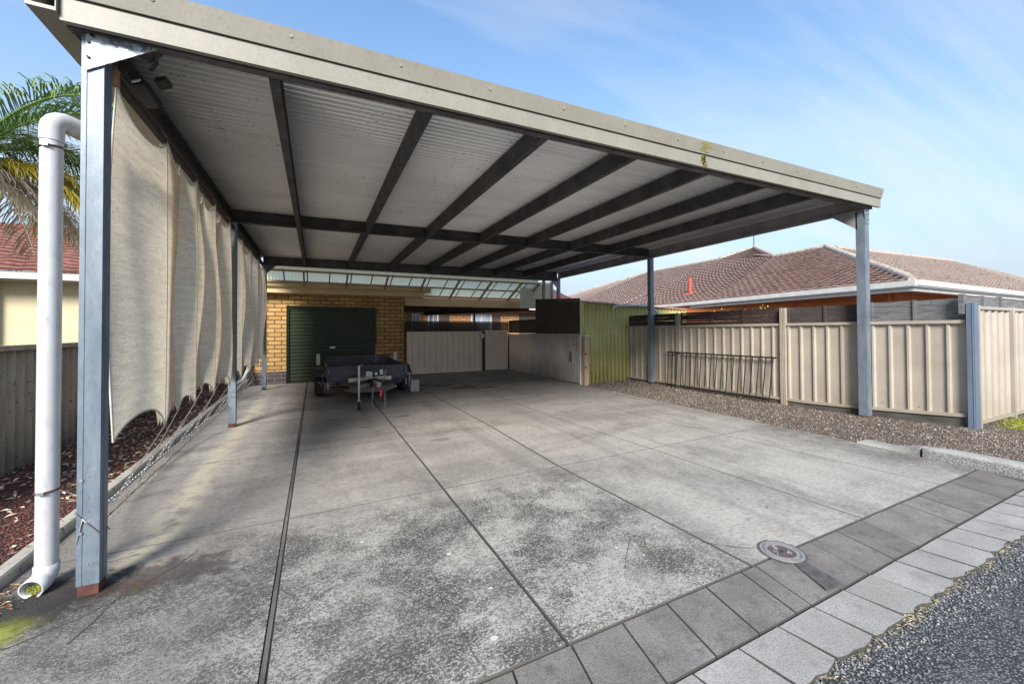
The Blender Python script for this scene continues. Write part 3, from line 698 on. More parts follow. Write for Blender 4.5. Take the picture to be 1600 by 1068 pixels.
xd, yd = Vector((.80, -.60)).normalized(), Vector((.60, .80)).normalized()
def stroke(mb, pts, cx_, cy_, s):
    P = [MH+xd*(cx_+a*s)+yd*(cy_+b*s) for a, b in pts]
    for a, b in zip(P, P[1:]): mb.bar((a.x, a.y, zc_+.007), (b.x, b.y, zc_+.007), .0075, .007)
mb = MB(); stroke(mb, [(.9, 1.7), (.5, 2), (0, 1.7), (.1, 1.2), (.8, .8), (.9, .3), (.5, 0), (0, .3)], -.036, .020, .022); mb.build('lettering', 'iron_worn', t)
mb = MB(); stroke(mb, [(0, 2), (.5, 1), (1, 2)], -.052, -.045, .020); stroke(mb, [(.5, 1), (.5, 0)], -.052, -.045, .020); mb.build('lettering', 'iron_worn', t)
mb = MB(); stroke(mb, [(.7, 0), (.7, 2), (0, .6), (1, .6)], .030, -.024, .022)
mb.build('lettering', 'iron_worn', t)
mb = MB(); mb.box(MH.x-.011, MH.x+.011, MH.y-.011, MH.y+.011, zc_+.003, zc_+.0052); mb.build('key_hole', 'rubber', t)
mb = MB(); n = 40; # bitumen packing round the cover and the dark wedge down the pavers
ringp = [(MH.x+.140*math.cos(k*6.2832/n)*(1+.10*mnoise.noise(Vector((k*.7, 0, 0)))), MH.y+.140*math.sin(k*6.2832/n)*(1+.10*mnoise.noise(Vector((k*.7, 9, 0))))) for k in range(n)]
mb.add([(x, y, G(x, y)+.0035) for x, y in ringp], [tuple(range(n))])
mb.add([(x, y, G(x, y)+.0030) for x, y in ((3.99, -1.66), (3.95, -1.885), (3.80, -1.885), (3.90, -1.66))], [(0, 1, 2, 3)][:1])
tag(mb.build('patch', 'stain_patch'), kind='structure')

# ================================================================== CARPORT
W, D1, D2 = 8.776, 4.399, 8.696
def ZB(x): return 3.225+.0133*x    # underside of beams
cp = thing('carport', (0, 0, 0), 'large open steel carport with cream fascia, galvanised posts and corrugated roof over the driveway', 'carport')
def post(x, y, zt, w=.10, d=.10, face=1):
    mb = MB(); z0 = G(x, y)+.06
    o = .012 # rolled C post: outer web, flanges, small return groove
    x0, x1, y0, y1 = x, x+w, y, y+d
    mb.box(x0, x1, y0, y1, z0, zt)
    mb.box(x0+w*.24, x0+w*.26, y0-.003, y0, z0, zt)
    mb.box(x1, x1+.003, y0+d*.45, y0+d*.48, z0, zt)
    p = mb.build('post', 'galv', cp, bevel=.008)
    mb = MB(); mb.box(x0+.004, x1-.004, y0+.004, y1-.004, G(x, y)-.05, z0+.002); mb.build('post_foot', 'rust', p)
    mb = MB()
    for zz in (.12, .42, .50, .62):
        mb.tube([(x0+.05, y0+.001, z0+zz), (x0+.05, y0-.004, z0+zz)], .004, 8)
    for zz in (.30, .60): mb.tube([(x0+.02, y0+.001, z0+zz), (x0+.02, y0-.008, z0+zz)], .010, 6)
    mb.each('bolt', 'steel_dull', p)
    return p
post(0, 0, 3.26); post(0, D1, 3.24); post(0, D2, 3.22); post(W, 0, 3.35, .12, .12); post(W, D1, 3.34, .11, .11); post(W, D2, 3.34)
# beams
def csec(p, q, h, w, name, matn):      # C section: web + flanges
    mb = MB(); p, q = Vector(p), Vector(q)
    d = (q-p).normalized(); s_ = d.cross(Vector((0, 0, 1))).normalized()
    mb.bar(p, q, .006, h); 
    for zz in (-h/2+.004, h/2-.004): mb.bar(p+s_*w/2+Vector((0, 0, zz)), q+s_*w/2+Vector((0, 0, zz)), w-.007, .006)
    mb.bar(p+s_*(w-.003)+Vector((0, 0, -h/2+.018)), q+s_*(w-.003)+Vector((0, 0, -h/2+.018)), .005, .020)
    return mb.build(name, matn, cp)
H = .20
csec((-.05, -.03, ZB(0)+.11), (W+.15, -.03, ZB(W)+.11), H, -.06, 'front_beam', 'galv_beam')
csec((.02, D1+.05, ZB(0)+.115), (W, D1+.05, ZB(W)+.115), .23, .06, 'middle_beam', 'purlin')
mb = MB(); mb.prism([(.02, D2+.05, 3.21), (W, D2+.05, 3.225), (W, D2+.05, ZB(W)+.213), (.02, D2+.05, ZB(0)+.213)], (0, .006, 0)); mb.bar((.02, D2+.023, 3.213), (W, D2+.023, 3.228), .05, .005); mb.build('back_beam', 'galv_beam', cp)
csec((-.03, -.02, ZB(0)+.11), (-.03, D2+.1, ZB(0)+.10), H, .07, 'side_beam', 'purlin')
csec((W+.06, -.02, ZB(W)+.09), (W+.06, D2+.1, ZB(W)+.08), .22, -.06, 'side_beam', 'beam_grey')
for k in range(7):
    x = .93+1.085*k
    mb = MB(); z = ZB(x)+.105
    a, b = Vector((x, .04, z)), Vector((x, D2+.04, z-.01)) 
    mb.bar(a, b, .006, .19)
    mb.bar(a+Vector((.032, 0, -.092)), b+Vector((.032, 0, -.092)), .058, .005); mb.bar(a+Vector((.032, 0, .092)), b+Vector((.032, 0, .092)), .058, .005)
    mb.bar(a+Vector((.060, 0, -.085)), b+Vector((.060, 0, -.085)), .004, .018)
    mb.build('purlin', 'purlin', cp)
# roof sheet: corrugations run across (along X), wave along Y
mb = MB(); wl_ = .076; nseg = 6; y = -.12; prof = []
nn = int((D2+.35-y)/wl_*nseg)
for k in range(nn+1):
    yy = y+k*wl_/nseg; prof.append((-.16, yy, ZB(0)+.222+.017*math.cos(k/nseg*2*math.pi)))
mb.sheet(prof, (-.16, 0, 0), (W+.22, 0, .0133*(W+.38)), smooth=True)
mb.build('roof_sheet', 'roof_under', cp, solid=.0012)
# fascia, two stepped bands, front
def band(p0, p1, prof, name, matn, axis='x'):
    n = len(prof); vs = []
    for P in (p0, p1):
        for u, v in prof: vs.append((P[0], P[1]+u, P[2]+v) if axis == 'x' else (P[0]+u, P[1], P[2]+v))
    mb = MB(); mb.add(vs, [(k, (k+1) % n, (k+1) % n+n, k+n) for k in range(n)]+[tuple(range(n)), tuple(range(2*n-1, n-1, -1))])
    return mb.build(name, matn, cp)
fz = .035
band((-.055, -.09, ZB(0)+.0+fz-.025), (9.045, -.09, ZB(9)+fz-.0), [(0, 0), (.035, .0), (.035, .135), (0, .135)], 'fascia', 'fascia')
band((-.058, -.09, ZB(0)+.135+fz-.025), (9.05, -.09, ZB(9)+.135+fz), [(.002, .004), (.03, .004), (.02, .135), (-.045, .135), (-.012, .004)], 'barge_cap', 'fascia')
band((-.058, -.09, ZB(0)+.125+fz-.025), (9.05, -.09, ZB(9)+.125+fz), [(-.001, .002), (.003, .002), (.003, .012), (-.001, .012)], 'shadow_line', 'timber_dark')
mb = MB()
simple('lichen', (0.22, 0.19, 0.04), (0.30, 0.27, 0.10), 30, 0.9)
for _ in range(130):
    x = 5.10+random.gauss(0, .02)*(1+random.random()); zz = random.uniform(.15, .25); s_ = random.uniform(.003, .009)
    yy = -.103-.033*(zz-.135)/.13-.004 if zz > .145 else -.0925
    mb.add([(x-s_, yy, ZB(5)+fz+zz-s_), (x+s_, yy, ZB(5)+fz+zz-s_*.7), (x+s_*.8, yy, ZB(5)+fz+zz+s_*1.4), (x-s_*.6, yy, ZB(5)+fz+zz+s_)], [(0, 1, 2, 3)])
mb.build('lichen_stain', 'lichen', cp)
mb = MB()
for _ in range(130):
    x = 5.10+random.gauss(0, .02)*(1+random.random()); zz = random.uniform(0, .12); s_ = random.uniform(.003, .009)
    yy = -.103-.033*(zz-.135)/.13-.004 if zz > .145 else -.0925
    mb.add([(x-s_, yy, ZB(5)+fz+zz-s_), (x+s_, yy, ZB(5)+fz+zz-s_*.7), (x+s_*.8, yy, ZB(5)+fz+zz+s_*1.4), (x-s_*.6, yy, ZB(5)+fz+zz+s_)], [(0, 1, 2, 3)])
mb.build('lichen_stain', 'lichen', cp)
mb = MB()
for k in range(13):
    x = .35+k*.72; mb.tube([(x, -.112, ZB(x)+.24), (x, -.127, ZB(x)+.24)], .012, 12)
mb.each('rivet', 'fascia', cp)
# left gutter
band((-.16, -.115, ZB(0)+.04), (-.16, D2+.15, ZB(0)+.02), [(.10, 0), (-.02, 0), (-.03, .26), (.0, .26), (.005, .02), (.095, .02), (.10, .26)], 'gutter', 'fascia', 'y')
# gussets
mb = MB(); mb.prism([(.022, -.012, 3.02), (.022, -.012, 3.25), (.36, -.012, 3.262), (.34, -.012, 3.235)], (0, .004, 0)); g_ = mb.build('gusset', 'galv_spangle', cp)
mb = MB()
for x, z in ((.034, 3.19), (.034, 3.10), (.05, 3.23)): mb.tube([(x, -.012, z), (x, -.022, z)], .008, 6)
mb.each('bolt', 'black_metal', g_)
mb = MB(); mb.prism([(W+.01, -.008, 3.12), (W+.11, -.008, 3.12), (W+.12, -.008, 3.34), (W-.03, -.008, 3.34)], (0, .005, 0)); g_ = mb.build('gusset', 'galv', cp)
mb = MB()
for x, z in ((W+.05, 3.18), (W+.05, 3.26)): mb.tube([(x, -.008, z), (x, -.016, z)], .008, 6)
mb.each('bolt', 'black_metal', g_)
mb = MB(); mb.prism([(W+.0, .10, 3.05), (W+.0, .45, 3.33), (W+.0, .10, 3.33)], (.05, 0, 0)); mb.build('knee_brace', 'beam_grey', cp)
mb = MB(); mb.prism([(.10, D2, 3.0), (.32, D2, 3.22), (.10, D2, 3.22)], (0, .05, 0)); mb.build('knee_brace', 'galv_beam', cp)
mb = MB(); mb.prism([(W, D2, 2.98), (W-.25, D2, 3.22), (W, D2, 3.22)], (0, .05, 0)); mb.build('knee_brace', 'beam_grey', cp)
mb = MB(); mb.box(W-.52, W-.44, D2+.12, D2+.20, 2.1, 3.3); mb.build('rear_stud', 'tan_frame', cp)
# timber batten at the left beam and its block by the first post
mb = MB(); mb.box(.075, .12, .10, .155, 3.03, 3.14); mb.build('timber_block', 'timber', cp, bevel=.003)
mb = MB(); mb.box(.03, .075, .16, D2, 3.12, 3.165); mb.build('timber_batten', 'timber_dark', cp)

# floodlight on the front beam
fl = thing('floodlight', (.25, .16, 3.2), 'small black twin security light under the carport roof by the first post', 'floodlight')
mb = MB(); mb.tube([(.32, .02, 3.255), (.31, .10, 3.21), (.26, .18, 3.20)], .012, 8); mb.bar((.33, .03, 3.25), (.25, .1, 3.225), .07, .02); mb.build('bracket', 'black_plastic', fl)
mb = MB(); mb.bar((.19, .20, 3.115), (.245, .32, 3.03), .085, .06); mb.build('lamp_head', 'black_plastic', fl, bevel=.008)
mb = MB(); mb.bar((.30, .20, 3.17), (.325, .25, 3.14), .07, .05, (0, .3, 1)); s2 = mb.build('sensor', 'black_plastic', fl, bevel=.006)
mb = MB(); mb.bar((.327, .252, 3.138), (.329, .256, 3.136), .055, .038, (0, .3, 1)); mb.build('lens', 'steel', s2)
mb = MB(); mb.bar((.186, .194, 3.113), (.182, .188, 3.119), .045, .03); mb.build('rating_sticker', 'white_trim', fl)
mb = MB(); mb.tube([(.13, .10, 3.2), (.12, .11, 3.13), (.15, .12, 3.10), (.17, .14, 3.16), (.19, .18, 3.18)], .004, 6); mb.build('cable', 'black_plastic', fl)

# downpipe
dp = thing('downpipe', (-.235, .23, 0), 'thick white plastic downpipe strapped beside the front left carport post', 'downpipe')
DX, DY, DR = -.215, .23, .050
mb = MB(); mb.tube([(DX, DY, .10), (DX, DY, 2.70)], DR, 28); mb.build('pipe', 'white_pvc', dp)
mb = MB(); pts = [(DX, DY, 2.66), (DX, DY, 2.735)]+[(DX+.045-.045*math.cos(a), DY+.055*(1-math.cos(a)), 2.735+.07*math.sin(a)) for a in (.35, .7, 1.05, 1.35)]
pts += [(DX+.07, DY+.09, 2.80)]
mb.tube(pts, DR+.0045, 28); mb.build('elbow', 'white_pvc', dp)
simple('pvc_dirty', (0.30, 0.25, 0.17), (0.48, 0.43, 0.32), 8, 0.6)
mb = MB(); mb.tube([(DX+.035, DY+.05, 2.79), (-.165, .6, 2.84), (-.19, 1.2, 2.90), (-.16, 1.7, 2.95), (-.12, 1.9, 3.12), (-.10, 2.0, 3.25)], DR-.003, 20); mb.build('upper_pipe', 'pvc_dirty', dp)
mb = MB(); mb.tube([(DX, DY, .13), (DX, DY, .09), (DX-.003, DY-.02, .065), (DX-.008, DY-.05, .050), (DX-.018, DY-.11, .042)], DR+.003, 28, cap=False); sh = mb.build('outlet_shoe', 'white_pvc', dp, solid=.006)
mb = MB(); 
for _ in range(260):
    a = random.uniform(0, 6.28); r = .042*math.sqrt(random.random()); x, z = DX-.013+r*math.cos(a), .044+r*math.sin(a)
    if z < .05: mb.flake((x, DY-.075+random.uniform(-.02, .02), z), .009, .004, 0)
mb.build('moss', 'moss_bright', sh)
for z in (2.62, .565):
    mb = MB(); n = 24; mb.tube([(DX+(DR+.003)*math.cos(k*6.2832/n), DY+(DR+.003)*math.sin(k*6.2832/n), z+.006*math.cos(k*6.2832/n)) for k in range(n+1)], .006, 6)
    s_ = mb.build('strap', 'rust', dp); mb = MB(); mb.bar((DX-.02, DY-DR-.012, z), (DX+.012, DY-DR-.012, z), .018, .016); mb.tube([(DX+DR, DY-.01, z), (.0, .05, z-.01)], .002, 5); mb.build('clamp', 'steel', s_)

# ================================================================== SHADE CLOTH
def cloth(y0, y1, folds, name_label, nfold):
    # folds: list of (y, xoff) alternate; peaks at folds
    root = thing('shade_cloth', (0, y0, 0), name_label, 'shade cloth', 'shade cloth curtains along the left side of the carport')
    nv = 44; cols = []
    seg = []
    for (a, b) in zip(folds, folds[1:]):
        K = max(8, int((b[0]-a[0])/.045))
        for k in range(K): seg.append((a, b, k/K))
    seg.append((folds[-2], folds[-1], 1.0))
    for a, b, t_ in seg:
        L_ = b[0]-a[0]
        s4 = 4*t_*(1-t_)
        y = lerp(a[0], b[0], t_)
        xo = lerp(a[1], b[1], t_)
        sag_t = min(.16, .15*L_+.05); sag_b = min(.17, .13*L_+.05)
        zt = lerp(a[2], b[2], t_)-sag_t*s4**.9; zb = lerp(a[3], b[3], t_)+sag_b*s4**.8
        cl = []
        for j in range(nv+1):
            v = j/nv; z = lerp(zb, zt, v)
            belly = math.sin(math.pi*v)
            fold = (0.35+.65*belly)
            x = .06+xo*fold+.05*belly*(s4-.5)+.03*math.sin(v*5+y*2)*s4
            # pinch towards fold tips at top/bottom
            yy = y+(.03*math.sin(z*2.2+a[0]*3))*s4
            cl.append((x, yy, z))
        cols.append(cl)
    mb = MB(); n = nv+1; vs = [p for c_ in cols for p in c_]
    mb.add(vs, [(i*n+j, (i+1)*n+j, (i+1)*n+j+1, i*n+j+1) for i in range(len(cols)-1) for j in range(nv)], smooth=True)
    # the cloth doubles back on itself at every second fold
    for q in range(1, len(folds)-1, 2):
        a_, b_ = folds[q][0]-.02, folds[q+1][0]+.02
        ci = [c_ for c_ in cols if a_ <= c_[0][1] <= b_]
        for off in (-.09, -.15):
            vs = [(p[0]+off*(.25+.75*math.sin(math.pi*(j_+1)/(n+1))), p[1], p[2]) for c_ in ci for j_, p in enumerate(c_)]
            mb.add(vs, [(i*n+j, (i+1)*n+j, (i+1)*n+j+1, i*n+j+1) for i in range(len(ci)-1) for j in range(nv)], smooth=True)
    mb.build('fabric', 'cloth', root)
    for e in (0, nv):
        mb = MB(); mb.tube([c_[e] for c_ in cols], .007, 6); mb.build('hem', 'hem', root)
    for c_ in (cols[0], cols[-1]):
        mb = MB(); mb.tube(c_, .006, 6); mb.build('edge_rope', 'hem', root)
    for f in folds[1:-1]:
        i = min(range(len(cols)), key=lambda q: abs(cols[q][0][1]-f[0])+abs(cols[q][nv][1]-f[0])*.1)
        mb = MB(); mb.tube(cols[i], .005, 6); mb.build('seam', 'hem', root)
        mb = MB(); p = Vector(cols[i][nv]); mb.tube([p, p+Vector((-.01, .01, .05)), (.02, p.y+.01, 3.24)], .004, 5); mb.build('hook', 'steel', root)
        # tie down to the chain
        p = Vector(cols[i][0]); q = Vector((-.34, f[0]+.28, G(-.3, f[0])+.07+.05*math.sin(f[0]*3)))
        mb = MB(); ln = (q-p).length; d = (q-p).normalized()
        mb.tube([p, p+d*ln*.45], .0035, 5)
        s_ = d.cross(Vector((0, 0, 1))).normalized(); c0 = p+d*ln*.45
        mb.tube([c0, c0+d*.03+s_*.012, c0+d*.12+s_*.012, c0+d*.15, c0+d*.12-s_*.012, c0+d*.03-s_*.012, c0], .0035, 5)
        links(mb, [c0+d*.15, q])
        mb.build('tie_down', 'steel', root)
    return root
def links(mb, pts, ll=.038, r=.0042):
    P = [Vector(p) for p in pts]; k = 0
    for a, b in zip(P, P[1:]):
        L_ = (b-a).length; d = (b-a)/L_; n = max(1, int(L_/(ll*.78)))
        u = d.cross(Vector((0, 0, 1))).normalized(); w = d.cross(u)
        for q in range(n):
            c0 = a+d*(L_*(q+.5)/n); s_ = u if k % 2 else w; k += 1
            ring = [c0+d*(ll/2*math.cos(t_))+s_*(.010*math.sin(t_)) for t_ in (0, .8, 1.57, 2.34, 3.14, 3.94, 4.71, 5.5, 6.283)]
            mb.tube(ring, r, 5, cap=False)
simple('hem', (0.50, 0.47, 0.40), (0.60, 0.57, 0.50), 8, 0.9)
f1 = [(.30, -.02, 3.12, .80), (1.20, .05, 3.13, .72), (1.72, -.06, 3.1, .76), (2.16, .05, 3.13, .76), (2.62, -.06, 3.1, .84), (3.05, .05, 3.13, .74), (3.55, -.06, 3.1, .82), (3.95, .08, 3.12, .74), (4.28, -.05, 3.12, .8)]
cloth(.30, 4.28, f1, 'grey-beige shade cloth curtain of the front left bay, nearest the camera', 8)
f2 = [(4.55, -.05, 3.12, .80), (5.1, .05, 3.12, .72), (5.6, -.06, 3.1, .8), (6.15, .05, 3.12, .72), (6.65, -.06, 3.1, .8), (7.2, .05, 3.12, .74), (7.7, -.06, 3.1, .85), (8.2, .05, 3.12, .75), (8.6, .0, 3.12, .95)]
cloth(4.55, 8.6, f2, 'grey-beige shade cloth curtain of the back left bay, behind the middle post', 8)
# chain along the ground
ch = thing('ground_chain', (-.3, 2, 0), 'galvanised chain strung low along the garden edging from post to post', 'chain')
def cpts(y0, y1, n=14, s=.16):
    out = []
    for k in range(n+1):
        t_ = k/n; y = lerp(y0, y1, t_); out.append((lerp(.0, -.0, t_)-.34*math.sin(math.pi*t_)**.5, y, G(0, y)+.10+.24*abs(2*t_-1)**3))
    return out
mb = MB(); P = cpts(.12, 4.38); links(mb, P[1:-1], .048, .0055); mb.tube([(.0, .0, .30), (.03, -.006, .44), (.105, -.006, .34), P[0], P[1]], .004, 6); mb.tube(P[-2:]+[(.05, 4.39, .30)], .005, 6); mb.build('chain_run', 'steel', ch)
mb = MB(); P = cpts(4.5, 8.66); links(mb, P[1:-1], .048, .0055); mb.tube(P[-2:]+[(.05, 8.69, .36)], .005, 6); mb.build('chain_run', 'steel', ch)
mb = MB()
def loop(x0, x1, y0, y1, z, dz): return [(x0, y0, z+dz), (x1, y0, z), (x1, y1, z-.02), (x0, y1, z+dz), (x0, y0, z+dz)]
mb.tube(loop(-.006, .108, -.007, .107, .34, .14), .0028, 6); mb.tube(loop(-.005, .105, D1-.005, D1+.105, .58, .0), .0035, 6); mb.tube(loop(-.005, .105, D1-.005, D1+.105, .50, .0), .0035, 6); mb.tube(loop(-.006, .106, D2-.005, D2+.105, .55, .1), .0035, 6)
mb.each('wire_loop', 'steel_dull', ch)

# ================================================================== GARAGE
YG = 9.95
ga = thing('garage', (2, YG, .1), 'yellow brick garage with dark brick base and dark green roller door at the back', 'garage')
DX0, DX1, DZ = .47, 2.93, 2.262
def wallbox(mb, x0, x1, z0, z1, y0=YG, d=.23): mb.box(x0, x1, y0, y0+d, z0, z1)
mb = MB(); wallbox(mb, -.36, DX0, .40, 2.78); wallbox(mb, DX1, 3.76, .40, 2.78); wallbox(mb, DX0, DX1, DZ, 2.78)
mb.box(-.36, -.13, YG+.23, YG+6, .4, 2.7); mb.box(3.53, 3.76, YG+.23, YG+6, .4, 2.7)
mb.build('wall', 'brick_yellow', ga)
mb = MB(); wallbox(mb, -.36, DX0, -.2, .398); wallbox(mb, DX1, 3.76, -.2, .398); mb.each('base_course', 'brick_dark', ga)
mb = MB(); prof = []; z = G(1.5, YG)-.02; k = 0
while z < DZ+.02:
    prof.append((DX0, YG+.12+[0, 0, .014, .018, .018, .014][k % 6]*-1, z)); z += [.035, .012, .010, .022, .010, .012][k % 6]; k += 1
mb.sheet(prof, (DX0, 0, 0), (DX1, 0, 0)); rd = mb.build('roller_door', 'roller', ga)
mb = MB(); mb.box(1.60, 1.75, YG+.095, YG+.115, 1.02, 1.07); mb.build('handle', 'steel', rd)
mb = MB(); mb.box(DX0, DX0+.05, YG+.05, YG+.115, .05, DZ); mb.box(DX1-.05, DX1, YG+.05, YG+.115, .05, DZ); mb.box(DX0+.05, DX1-.05, YG+.06, YG+.115, DZ-.06, DZ); mb.build('door_frame', 'roller', ga)
mb = MB(); mb.box(-.7, 4.32, 9.62, 9.65, 2.60, 2.74); mb.box(-.7, 4.32, 9.65, YG, 2.60, 2.62); mb.build('fascia_board', 'gutter_tan', ga)
mb = MB(); n_ = [(0, 0), (-.06, 0), (-.11, .05), (-.12, .17), (-.10, .17), (-.095, .06), (-.05, .015), (0, .015)]
mb.prism([(-.75, 9.62+u, 2.742+v) for u, v in n_], (5.27, 0, 0)); mb.build('gutter', 'gutter_tan', ga)
mb = MB(); prof = [(-.75+k*.0127, 9.50, 2.945+.010*math.cos(k*math.pi/3)) for k in range(int(5.3/.0127))]
mb.sheet(prof, (0, 9.50, 0), (0, 16, .5), smooth=True); mb.build('roof', 'galv_fence', ga, solid=.0012)
mb = MB(); mb.tube([(-.42, 9.85, 2.6), (-.42, 9.85, .75), (-.42, 9.80, .5), (-.5, 9.5, .25), (-.62, 9.1, .18)], .045, 14); mb.build('drainpipe', 'white_pvc', ga)

# canopy over gap (translucent)
ca = thing('canopy', (4.4, 9.4, 0), 'sloping translucent corrugated canopy on tan rafters between carport and garage', 'canopy')
CY0, CZ0, CY1, CZ1 = 8.84, 3.165, 10.05, 2.64
def CZ(y): return CZ0+(CZ1-CZ0)*(y-CY0)/(CY1-CY0)
mb = MB(); prof = [(.0+k*.0127, 8.77, CZ(8.77)+.035+.009*math.cos(k*math.pi/3)) for k in range(int(8.1/.0127))]
mb.sheet(prof, (0, 8.77, CZ(8.77)), (0, CY1, CZ1), smooth=True); mb.build('translucent_sheet', 'polycarbonate', ca)
for y in (8.92, 9.45, 9.98):
    mb = MB(); mb.bar((0, y, CZ(y)-.005), (8.15, y, CZ(y)-.005), .045, .05); mb.build('batten', 'tan_frame', ca)
for k in range(8):
    x = .93+1.085*k
    mb = MB(); x = min(x, 8.12); mb.bar((x, 8.86, CZ(8.86)-.05), (x, 10.0, CZ(10.0)-.05), .045, .07); mb.build('rafter', 'tan_frame', ca)
mb = MB()
for k in range(14):
    x = .45+.56*k; mb.bar((x, 8.90, CZ(8.9)+.024), (x, 10.02, CZ(10.02)+.024), .03, .006)
mb.each('sheet_lap', 'timber_dark', ca)
mb = MB(); mb.box(3.78, 8.7, 9.95, 10.02, 2.43, 2.61); mb.build('beam', 'gutter_tan', ca)
mb = MB(); mb.box(3.78, 8.68, 9.90, 9.948, 2.335, 2.455); mb.build('gutter', 'gutter_tan', ca)
# weatherboard end
we = thing('weatherboard_wall', (8.5, 9.1, 2), 'cream weatherboard infill panel under the rear right corner of the carport', 'wall')
mb = MB()
for k in range(9):
    z = 2.30+k*.105; mb.add([(7.6, 9.28, z), (8.85, 9.28, z), (8.85, 9.325, z+.107), (7.6, 9.325, z+.107), (8.85, 9.30, z), (7.6, 9.30, z)], [(0, 1, 2, 3), (0, 5, 4, 1)])
mb.build('boards', 'weatherboard' if 'weatherboard' in M else simple('weatherboard', (0.62, 0.60, 0.50), (0.70, 0.68, 0.58), 4, 0.7), we)
mb = MB(); mb.box(8.85, 8.93, 9.26, 9.36, 1.0, 3.28); mb.build('corner_post', 'tan_frame', we)

# gates
def trap(mb, x0, x1, y, z0, z1, pitch=.19, rib=.05, dep=-.05, axis='x', sl=.004):
    prof = []; x = x0; 
    while x < x1-.02:
        for dx, dd in ((0, 0), (pitch-rib-2*sl, 0), (pitch-rib-sl, dep), (pitch-sl, dep)):
            if x+dx < x1: prof.append((x+dx, dd))
        x += pitch
    prof.append((x1, 0))
    P = [((u, y+d, z0) if axis == 'x' else (y+d, u, z0)) for u, d in prof]
    mb.sheet(P, (0, 0, z0), (0, 0, z1)); return mb
def gate(name, x0, x1, label, handle=None):
    t = thing(name, ((x0+x1)/2, 9.72, .1), label, 'gate', 'driveway gates beside the garage')
    z0 = G((x0+x1)/2, 9.7)+.03; z1 = z0+1.34
    mb = MB(); trap(mb, x0+.04, x1-.04, 9.72, z0+.03, z1-.03); mb.build('infill_sheet', 'gate_pink', t, solid=.001)
    mb = MB(); mb.box(x0, x1, 9.66, 9.73, z1-.04, z1); mb.box(x0, x1, 9.66, 9.73, z0, z0+.035); mb.box(x0, x0+.04, 9.661, 9.729, z0+.036, z1-.041); mb.box(x1-.04, x1, 9.681, 9.729, z0+.036, z1-.041); mb.build('gate_frame', 'gate_pink', t)
    if handle: mb = MB(); mb.box(handle, handle+.03, 9.675, 9.69, z0+1.02, z0+1.09); mb.build('latch', 'black_metal', t)
    return t
g1 = gate('gate', 3.80, 6.33, 'wide pinkish-beige corrugated gate leaf next to the garage', 5.3)
g2 = gate('gate', 6.45, 7.30, 'narrow pinkish-beige gate leaf in the corner by the shed')
gp = thing('gate_post', (6.39, 9.72, .1), 'dark steel gate post with latch between the two gate leaves', 'post')
mb = MB(); mb.box(6.34, 6.44, 9.70, 9.80, 0, 1.50); mb.build('shaft', 'black_metal', gp)
mb = MB(); mb.box(6.30, 6.40, 9.66, 9.698, 1.28, 1.42); mb.build('hinge_plate', 'gate_pink', gp)
# lattice
def lattice(label, p, q, z0, z1, sp=.085, w=.035, matn='timber_dark', name='lattice_screen'):
    p, q = Vector(p), Vector(q); L_ = (q-p).length; d = (q-p)/L_
    t = thing(name, (p.x, p.y, z0), label, 'lattice')
    mb = MB(); nrm = Vector((-d.y, d.x))
    k = 0
    while k*sp < L_:
        a = p+d*(k*sp); mb.bar((a.x, a.y, z0), (a.x, a.y, z1), .008, w, upv=(d.x, d.y, 0)); k += 1
    mb.build('upright_slats', matn, t)
    mb = MB(); k = 0; o = nrm*.009
    while z0+k*sp <= z1: mb.bar((p.x+o.x, p.y+o.y, z0+k*sp), (q.x+o.x, q.y+o.y, z0+k*sp), .008, w); k += 1
    mb.build('cross_slats', matn, t)
    mb = MB(); mb.bar((p.x, p.y, z1+.02), (q.x, q.y, z1+.02), .04, .035); mb.bar((p.x, p.y, z0-.01), (q.x, q.y, z0-.01), .04, .035); mb.build('rail', matn, t)
    return t
lattice('dark brown square lattice above the gate leaves', (3.78, 9.80), (7.40, 9.80), 1.50, 1.80, .085, .060)
lattice('dark brown square lattice above the corrugated side fence', (7.38, 9.72), (7.38, 7.6), 1.48, 1.84, .085, .060)

# back veranda and house
bh = thing('brick_house', (6, 14, 0), 'brown brick house with windows seen under the dark veranda behind the gates', 'house')
mb = MB(); mb.box(-2, 13.5, 14.0, 14.25, 0, 2.60); mb.build('wall', 'brick_back', bh)
def window(x0, x1, z0, z1, y=14.0, par=bh):
    mb = MB(); mb.box(x0, x1, y-.03, y-.005, z0, z1); w_ = mb.build('window', 'window_glass', par)
    mb = MB()
    for a, b, c_, d in ((x0-.05, x0, z0-.05, z1+.05), (x1, x1+.05, z0-.05, z1+.05), (x0, x1, z1, z1+.05), (x0, x1, z0-.05, z0), ((x0+x1)/2-.02, (x0+x1)/2+.02, z0, z1)): mb.box(a, b, y-.05, y-.002, c_, d)
    mb.build('window_frame', 'white_trim', w_)
window(5.6, 5.95, 1.2, 2.22); window(7.55, 8.45, 1.2, 2.24); window(4.9, 5.15, 1.2, 2.2)
mb = MB(); mb.box(6.05, 6.5, 13.96, 13.995, .1, 2.25); mb.box(8.55, 8.95, 13.96, 13.995, .1, 2.25); mb.box(9.95, 11.2, 13.96, 13.995, 1.2, 2.30); mb.each('door', 'dark_brown', bh)
simple('brick_face', (0.62, 0.42, 0.12), (0.5, 0.3, 0.08), 9, 0.85)
mb = MB(); mb.box(-2, 13.7, 13.45, 13.60, 2.50, 2.66); mb.build('gutter', 'white_trim', bh)
mb = MB(); mb.add([(-2, 13.45, 2.67), (13.7, 13.45, 2.67), (13.7, 18, 4.3), (-2, 18, 4.3)], [(0, 1, 2, 3)]); mb.build('roof', 'tiles_brown', bh, solid=.05)
ve = thing('veranda', (6, 12, 2.4), 'dark low veranda roof with beams behind the tan beam', 'veranda')
